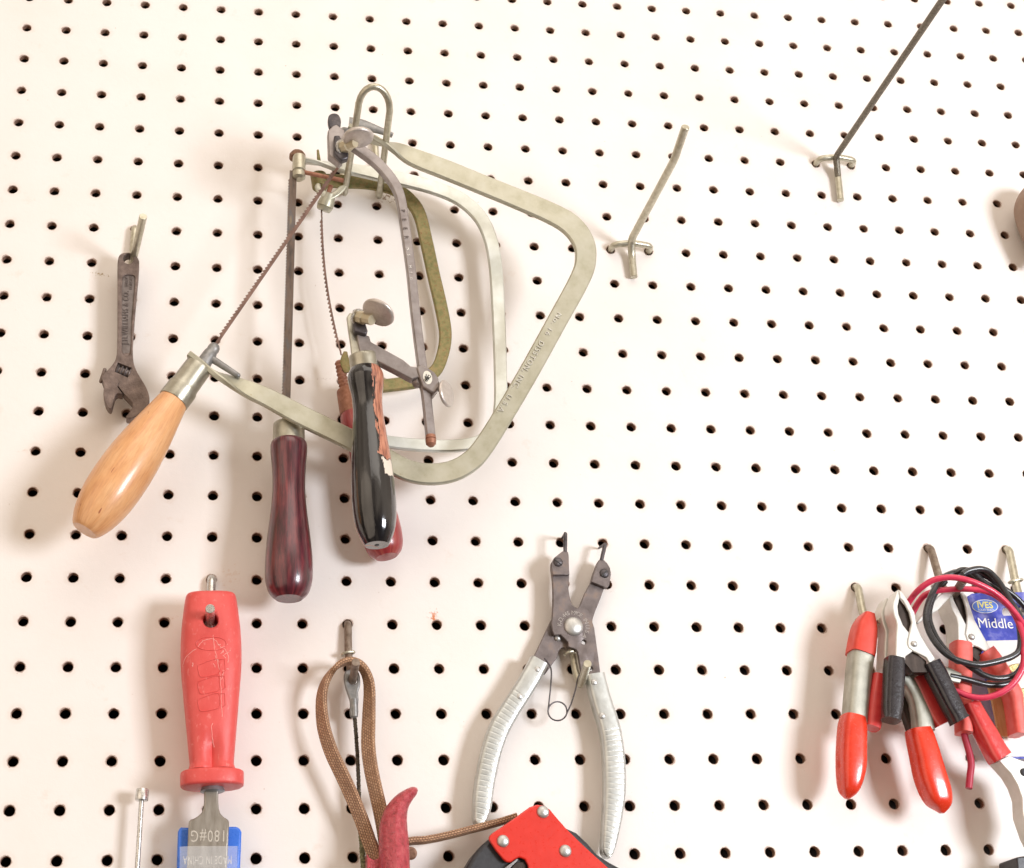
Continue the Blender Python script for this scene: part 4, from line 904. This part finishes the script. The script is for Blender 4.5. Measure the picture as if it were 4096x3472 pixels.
# ------------------------------------------------------------------ alligator clips
GC = 'large alligator clips of the test leads'
def gripsleeve(parent, ctr, wid, h, mat, d=.42, open_=True):
    o = pxloft('grip_sleeve', ctr, wid, d, h, mat, parent, p=.6)
    m2 = o.modifiers.new('wob', 'SOLIDIFY') if False else None
    return o
LJ = [(940, 180), (905, 260), (872, 350), (868, 420), (882, 500), (915, 590), (925, 640), (915, 800), (905, 1060), (960, 1110), (1025, 1120), (1035, 1040), (1130, 975), (1075, 935), (1055, 890), (1058, 840), (1080, 740), (1000, 640), (945, 500), (935, 400), (958, 290)]
RJ = [(945, 180), (1000, 230), (1080, 350), (1150, 480), (1180, 650), (1230, 770), (1330, 930), (1420, 1080), (1345, 1130), (1300, 1055), (1134, 975), (1079, 933), (1060, 888), (1063, 842), (1086, 742), (1114, 605), (1084, 478), (1005, 330), (964, 288)]
def shift(l, dx, dy): return [(x + dx, y + dy) for x, y in l]
def clip(t, hh, L_, R_, dark, rivet, depth=.46):
    plate('jaw', L_, hh, depth, 'clipgrey', t, .02)
    plate('jaw', R_, hh + .012, .07, 'clipgrey', t, .02)
    plate('gap_shade_plate', dark, hh - .09, .25, 'clipdark', t, .01)  # dark plate stands in for the shade in the channel between the jaws
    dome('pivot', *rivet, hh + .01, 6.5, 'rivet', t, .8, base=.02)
# rear red-gripped clip
c2 = empty('alligator_clip', 'nickel clip with short red grips, behind the black gripped one', 'clip', W(1800, 1260, 1.1), GC)
clip(c2, 1.22, shift(cB(LJ), -23, 16), shift(cB(RJ), -23, 16), shift(cB([(950, 290), (1080, 480), (1110, 600), (1060, 760), (1120, 960), (1300, 1100), (1150, 1250), (1000, 1100), (940, 480)]), -23, 16), (1834, 1326))
gripsleeve(c2, cA([(398, 775), (392, 840), (382, 930), (375, 1010), (368, 1046)]), [24, 28, 30, 30, 29], 1.05, 'redsleeve')
gripsleeve(c2, cA([(590, 785), (620, 830), (655, 900), (690, 970), (725, 1030)]), [26, 30, 32, 33, 30], 1.05, 'redsleeve')
# front black-gripped clip
c1 = empty('alligator_clip', 'bright nickel clip with black grips in front of the spring clamp', 'clip', W(1850, 1260, 1.6), GC)
clip(c1, 1.74, cB(LJ), cB(RJ), cB([(950, 290), (1080, 480), (1110, 600), (1060, 760), (1120, 960), (1300, 1100), (1320, 1250), (1120, 1250), (1020, 1120), (940, 480)]), cB([(1140, 885)])[0])
gripsleeve(c1, cA([(484, 690), (482, 760), (478, 850), (473, 930), (468, 985), (466, 1006)]), [34, 37, 37, 36, 32, 35], 1.55, 'blacksleeve', .46)
gripsleeve(c1, cA([(668, 712), (700, 770), (740, 850), (780, 930), (808, 985), (822, 1008)]), [33, 35, 34, 34, 31, 35], 1.55, 'blacksleeve', .46)
# clip with long salmon sleeves under the coil
c3 = empty('alligator_clip', 'nickel clip with long salmon red sleeves under the wire coil', 'clip', W(1960, 1270, 1.2), GC)
L3 = [(488, 708), (465, 745), (480, 850), (520, 950), (560, 1020), (580, 1110), (585, 1370), (740, 1435), (800, 1385), (705, 1335), (672, 1240), (690, 1120), (640, 1020), (580, 900), (530, 800), (512, 720)]
R3 = [(612, 705), (660, 700), (700, 760), (745, 900), (800, 1060), (900, 1240), (1000, 1420), (950, 1470), (860, 1410), (772, 1378), (708, 1325), (678, 1232), (696, 1120), (702, 1000), (682, 880), (650, 780)]
clip(c3, 1.35, cC(L3), cC(R3), cC([(530, 740), (620, 720), (690, 900), (700, 1100), (680, 1200), (760, 1380), (900, 1430), (850, 1600), (740, 1500), (640, 1100)]), cC([(757, 1277)])[0], .6)
gripsleeve(c3, cA([(826, 612), (826, 700), (824, 800), (830, 900), (838, 990), (842, 1072)]), [36, 38, 36, 28, 24, 25], 1.15, 'pinkgrip', .5)
gripsleeve(c3, cF([(300, 30), (420, 190), (540, 370), (650, 540), (705, 660), (725, 800), (748, 1000), (772, 1205)]), [34, 35, 33, 29, 30, 27, 25, 23], 1.15, 'pinkgrip', .5)
tube('lead', catmull([tuple(W(*p, 1.1)) for p in cA([(838, 1040), (850, 1100), (870, 1170), (880, 1230), (874, 1290), (868, 1354)])], 6), .075, 'darkredwire', c3, 14)
# big clip leaving at the right edge
c4 = empty('alligator_clip', 'inverted nickel clip with a glossy red sleeve at the right edge', 'clip', W(2030, 1560, 1.2), GC)
gripsleeve(c4, cE([(516, 262), (545, 320), (600, 420), (680, 560), (750, 690), (800, 765)]), [30, 32, 33, 36, 38, 40], 1.3, 'redsleeve', .5)
plate('jaw', cE([(790, 780), (880, 735), (960, 768), (1060, 800), (1200, 900), (1300, 1300), (1200, 1700), (1080, 1480), (1010, 1280), (1002, 1120), (960, 1000), (900, 900)]), 1.4, .46, 'clipgrey', c4, .02)
dome('pivot', *cE([(1022, 888)])[0], 1.41, 8, 'blackplastic', c4, .4)

# ------------------------------------------------------------------ coiled wires
wb = empty('test_lead', 'coil of black insulated wire hung on the brown hook', 'wire', W(1958, 1190, 1.4), 'coiled test leads')
def wire(pts, hs, r, mat, parent, name='wire'):
    n = len(pts); h_ = lambda i: hs[0] + (hs[1] - hs[0]) * i / (n - 1) + (hs[2] if len(hs) > 2 else 0) * math.sin(PI * i / (n - 1))
    return tube(name, catmull([tuple(W(*p, h_(i))) for i, p in enumerate(pts)], 7), r, mat, parent, 14, 'flat')
wire(cC([(640, 470), (720, 425), (850, 400), (960, 425), (1050, 500), (1130, 600), (1200, 720), (1260, 820), (1315, 930), (1355, 1070), (1380, 1220), (1385, 1350), (1360, 1460), (1270, 1530), (1150, 1572), (1000, 1610), (850, 1632), (700, 1608), (520, 1550), (380, 1450), (260, 1300), (190, 1150), (170, 1000), (200, 850), (260, 700), (340, 570), (450, 480), (560, 450)]), (1.95, 1.75, .1), .068, 'blackwire', wb)
wire(cC([(560, 450), (640, 415), (760, 440), (900, 560), (1060, 660), (1200, 760), (1310, 900), (1390, 1060)]) + cF([(870, 120), (850, 200), (800, 290), (720, 360), (600, 395), (450, 398), (300, 352), (150, 262), (0, 165)]) + cC([(560, 1575), (420, 1440), (310, 1290), (235, 1130), (210, 1000), (230, 860), (300, 700), (420, 560)]), (1.75, 1.6, .1), .068, 'blackwire', wb)
wire(cC([(700, 430), (820, 430), (1000, 530), (1150, 640), (1300, 745), (1430, 880), (1520, 1010)]), (1.9, 1.5), .068, 'blackwire', wb)
wire(cC([(400, 500), (560, 440), (700, 480), (880, 590), (1050, 690), (1180, 790), (1240, 900)]), (1.55, 1.5), .066, 'blackwire', wb)
wire(cA([(770, 775), (830, 788)]) + cF([(150, 440), (350, 490), (550, 492), (660, 462), (745, 400), (800, 300)]), (1.5, 1.5), .07, 'blackwire', wb)
bar('terminal', cA([(718, 752), (760, 768), (822, 790)]), 1.5, [24, 26, 20], .1, 'clampsteel', wb, n=4, sec='soft')
wrd = empty('test_lead', 'crimson insulated wire looped in front of the black coil', 'wire', W(1958, 1205, 1.8), 'coiled test leads')
wire(cC([(-130, 1180), (-60, 1080), (15, 940), (70, 840), (150, 745), (280, 690), (450, 668), (650, 660), (850, 672), (1000, 712), (1130, 790), (1250, 900), (1340, 1050), (1400, 1200), (1432, 1350), (1425, 1480)]) + cF([(868, 110), (850, 250), (785, 380), (700, 488), (600, 568), (480, 630), (350, 668), (200, 672), (60, 640), (-60, 590), (-160, 560), (-270, 510)]), (1.25, 1.40, .70), .068, 'redwire', wrd)
wire(cC([(-150, 1080), (-90, 900), (0, 760), (60, 690), (150, 612), (280, 542), (450, 512), (600, 522), (750, 560), (900, 622), (1050, 705), (1180, 815), (1300, 950), (1400, 1090), (1480, 1230)]), (1.25, 1.9, .75), .068, 'redwire', wrd)
pk = mk('metal_probe', [V((0, 0, 0))], [], 'clipgrey') if False else None
pr = plate('flat_probe', cC([(50, 1092), (110, 1010), (190, 920), (235, 850), (360, 725), (440, 700), (540, 640), (560, 690), (460, 785), (330, 930), (240, 985), (72, 1105)]), 1.6, .08, 'clipgrey', None, .03)
tagtop(pr, 'flat bright metal probe tip slanting down left from the wire coil', 'probe')

# ------------------------------------------------------------------ hardware package
pkx = empty('hardware_package', 'blue carded hardware package with pale wood and brass inside', 'package', W(2040, 1215, .7))
hp = .72
card = [(1966, 1212), (1975, 1206), (2081, 1203), (2200, 1200), (2280, 1535), (2043, 1543), (2029, 1496)]
crd = plate('card', card, hp, .04, 'cardblue', pkx, .006, holes=[cutter([(2037, 1240), (2040, 1235), (2090, 1234), (2130, 1234), (2130, 1250), (2040, 1251), (2037, 1247)], hp - .2, hp + .2)])
plate('header_glare_band', [(0, 0)] * 3, 1, .1, 'white', None) if False else None
plate('window_panel', [(2005, 1302), (2180, 1298), (2260, 1500), (2040, 1500), (2035, 1490)], hp + .035, .03, 'packwhite', pkx, .006)
plate('wood_block', cF([(345, 430), (420, 420), (640, 700), (665, 1222), (520, 1222), (500, 1130), (420, 720)]), hp + .12, .08, 'lightwood', pkx, .01)
plate('bottom_panel', [(2031, 1500), (2180, 1496), (2200, 1534), (2044, 1538)], hp + .03, .02, 'packwhite', pkx, .004)
plate('hinge_leaf', cF([(640, 250), (700, 200), (860, 190), (900, 300), (760, 330), (650, 290)]), hp + .30, .08, 'brass', pkx, .02, curve=2)
plate('hinge_leaf', cF([(745, 545), (900, 530), (900, 1050), (840, 1040), (790, 800), (750, 640)]), hp + .2, .08, 'brass', pkx, .02)
lathe('screw', W(*cF([(800, 630)])[0], hp + .21), W(*cF([(800, 630)])[0], hp + .28), [(0, .09), (.5, .09), (1, .05)], 'brassnut', pkx, 18)
ovl = circ(*cC([(930, 882)])[0], 26.5, 36, 13.8, .03)
plate('logo_rim', ovl, hp + .012, .01, 'white', crd, 0)
plate('logo_field', circ(*cC([(930, 882)])[0], 25, 36, 12.5, .03), hp + .017, .008, 'logoblue', crd, 0)
rt_ = V((1, 0, -.02))
textobj('lettering', 'IVES', W(*cC([(928, 868)])[0], hp + .019), rt_, .155, 'yellow', crd, .002, sxx=1.0, bold=.03)
textobj('lettering', 'SOLID BRASS', W(*cC([(945, 930)])[0], hp + .019), rt_, .05, 'white', crd, .002)
textobj('lettering', 'Middle', W(*cC([(1062, 1105)])[0], hp + .012), rt_, .24, 'white', crd, .002, sxx=.95)

# ------------------------------------------------------------------ odds at the edges
bx = plate('black_case', [(2066, 1742), (2085, 1739), (2200, 1735), (2200, 1850), (2075, 1850)], 1.1, .8, 'blackplastic', None, .03)
tagtop(bx, 'corner of a black case at the lower right edge', 'case')
tn = lathe('shadow_toned_shape', W(2112, 374, .66), W(2118, 532, .66), smoothprof([(0, .05), (.08, .40), (.25, .62), (.42, .64), (.7, .46), (1, .16)], 6), 'tan', None, 40)  # added shape, its tan colour stands in for a shadow toned patch
tagtop(tn, 'smooth tan rounded shape standing in for a shadow toned patch at the right edge', 'grip')

# ------------------------------------------------------------------ light
def area(name, loc, aim, size, power, col, sy=None):
    d = bpy.data.lights.new(name, 'AREA'); d.energy = power; d.color = col; d.size = size * S; d.shape = 'RECTANGLE'; d.size_y = (sy or size) * S
    o = bpy.data.objects.new(name, d); C.objects.link(o); o.location = B(*loc)
    o.rotation_euler = (B(*aim) - B(*loc)).to_track_quat('-Z', 'Y').to_euler()
    return o
area('key_softbox', (47, -2, 54), (7, 9, 0), 17, 27, (.97, 1, 1.06))
area('fill_left', (-45, 4, 48), (6, 10, 0), 75, 12, (1, .84, .68))
area('ceiling_bounce', (12, 62, 48), (10, 12, 0), 60, 13, (1, .94, .87))
w = bpy.data.worlds.new('World'); sc.world = w; w.use_nodes = True      # unseen warm surround, lighter overhead; noise patches added for contrast in metal reflections
wn, wl = w.node_tree.nodes, w.node_tree.links
tc = wn.new('ShaderNodeTexCoord'); ns = noise(wn, wl, tc.outputs['Generated'], 1.6, 2, .5)
sx = wn.new('ShaderNodeSeparateXYZ'); wl.new(tc.outputs['Generated'], sx.inputs[0])
f = mth(wn, wl, 'ADD', ns.outputs[0], mth(wn, wl, 'MULTIPLY', sx.outputs[2], .22))
wl.new(ramp(wn, wl, f, [(.36, (.12, .08, .045)), (.52, (.78, .61, .45)), (.70, (1.6, 1.33, 1.05))]).outputs[0], wn['Background'].inputs[0])
wn['Background'].inputs[1].default_value = .56

sc.render.engine = 'CYCLES'
sc.cycles.samples = 128; sc.cycles.use_denoising = True; sc.cycles.max_bounces = 6
sc.view_settings.view_transform = 'Standard'; sc.view_settings.look = 'None'; sc.view_settings.gamma = 1; sc.view_settings.exposure = 0
sc.render.resolution_x = 1024; sc.render.resolution_y = 868
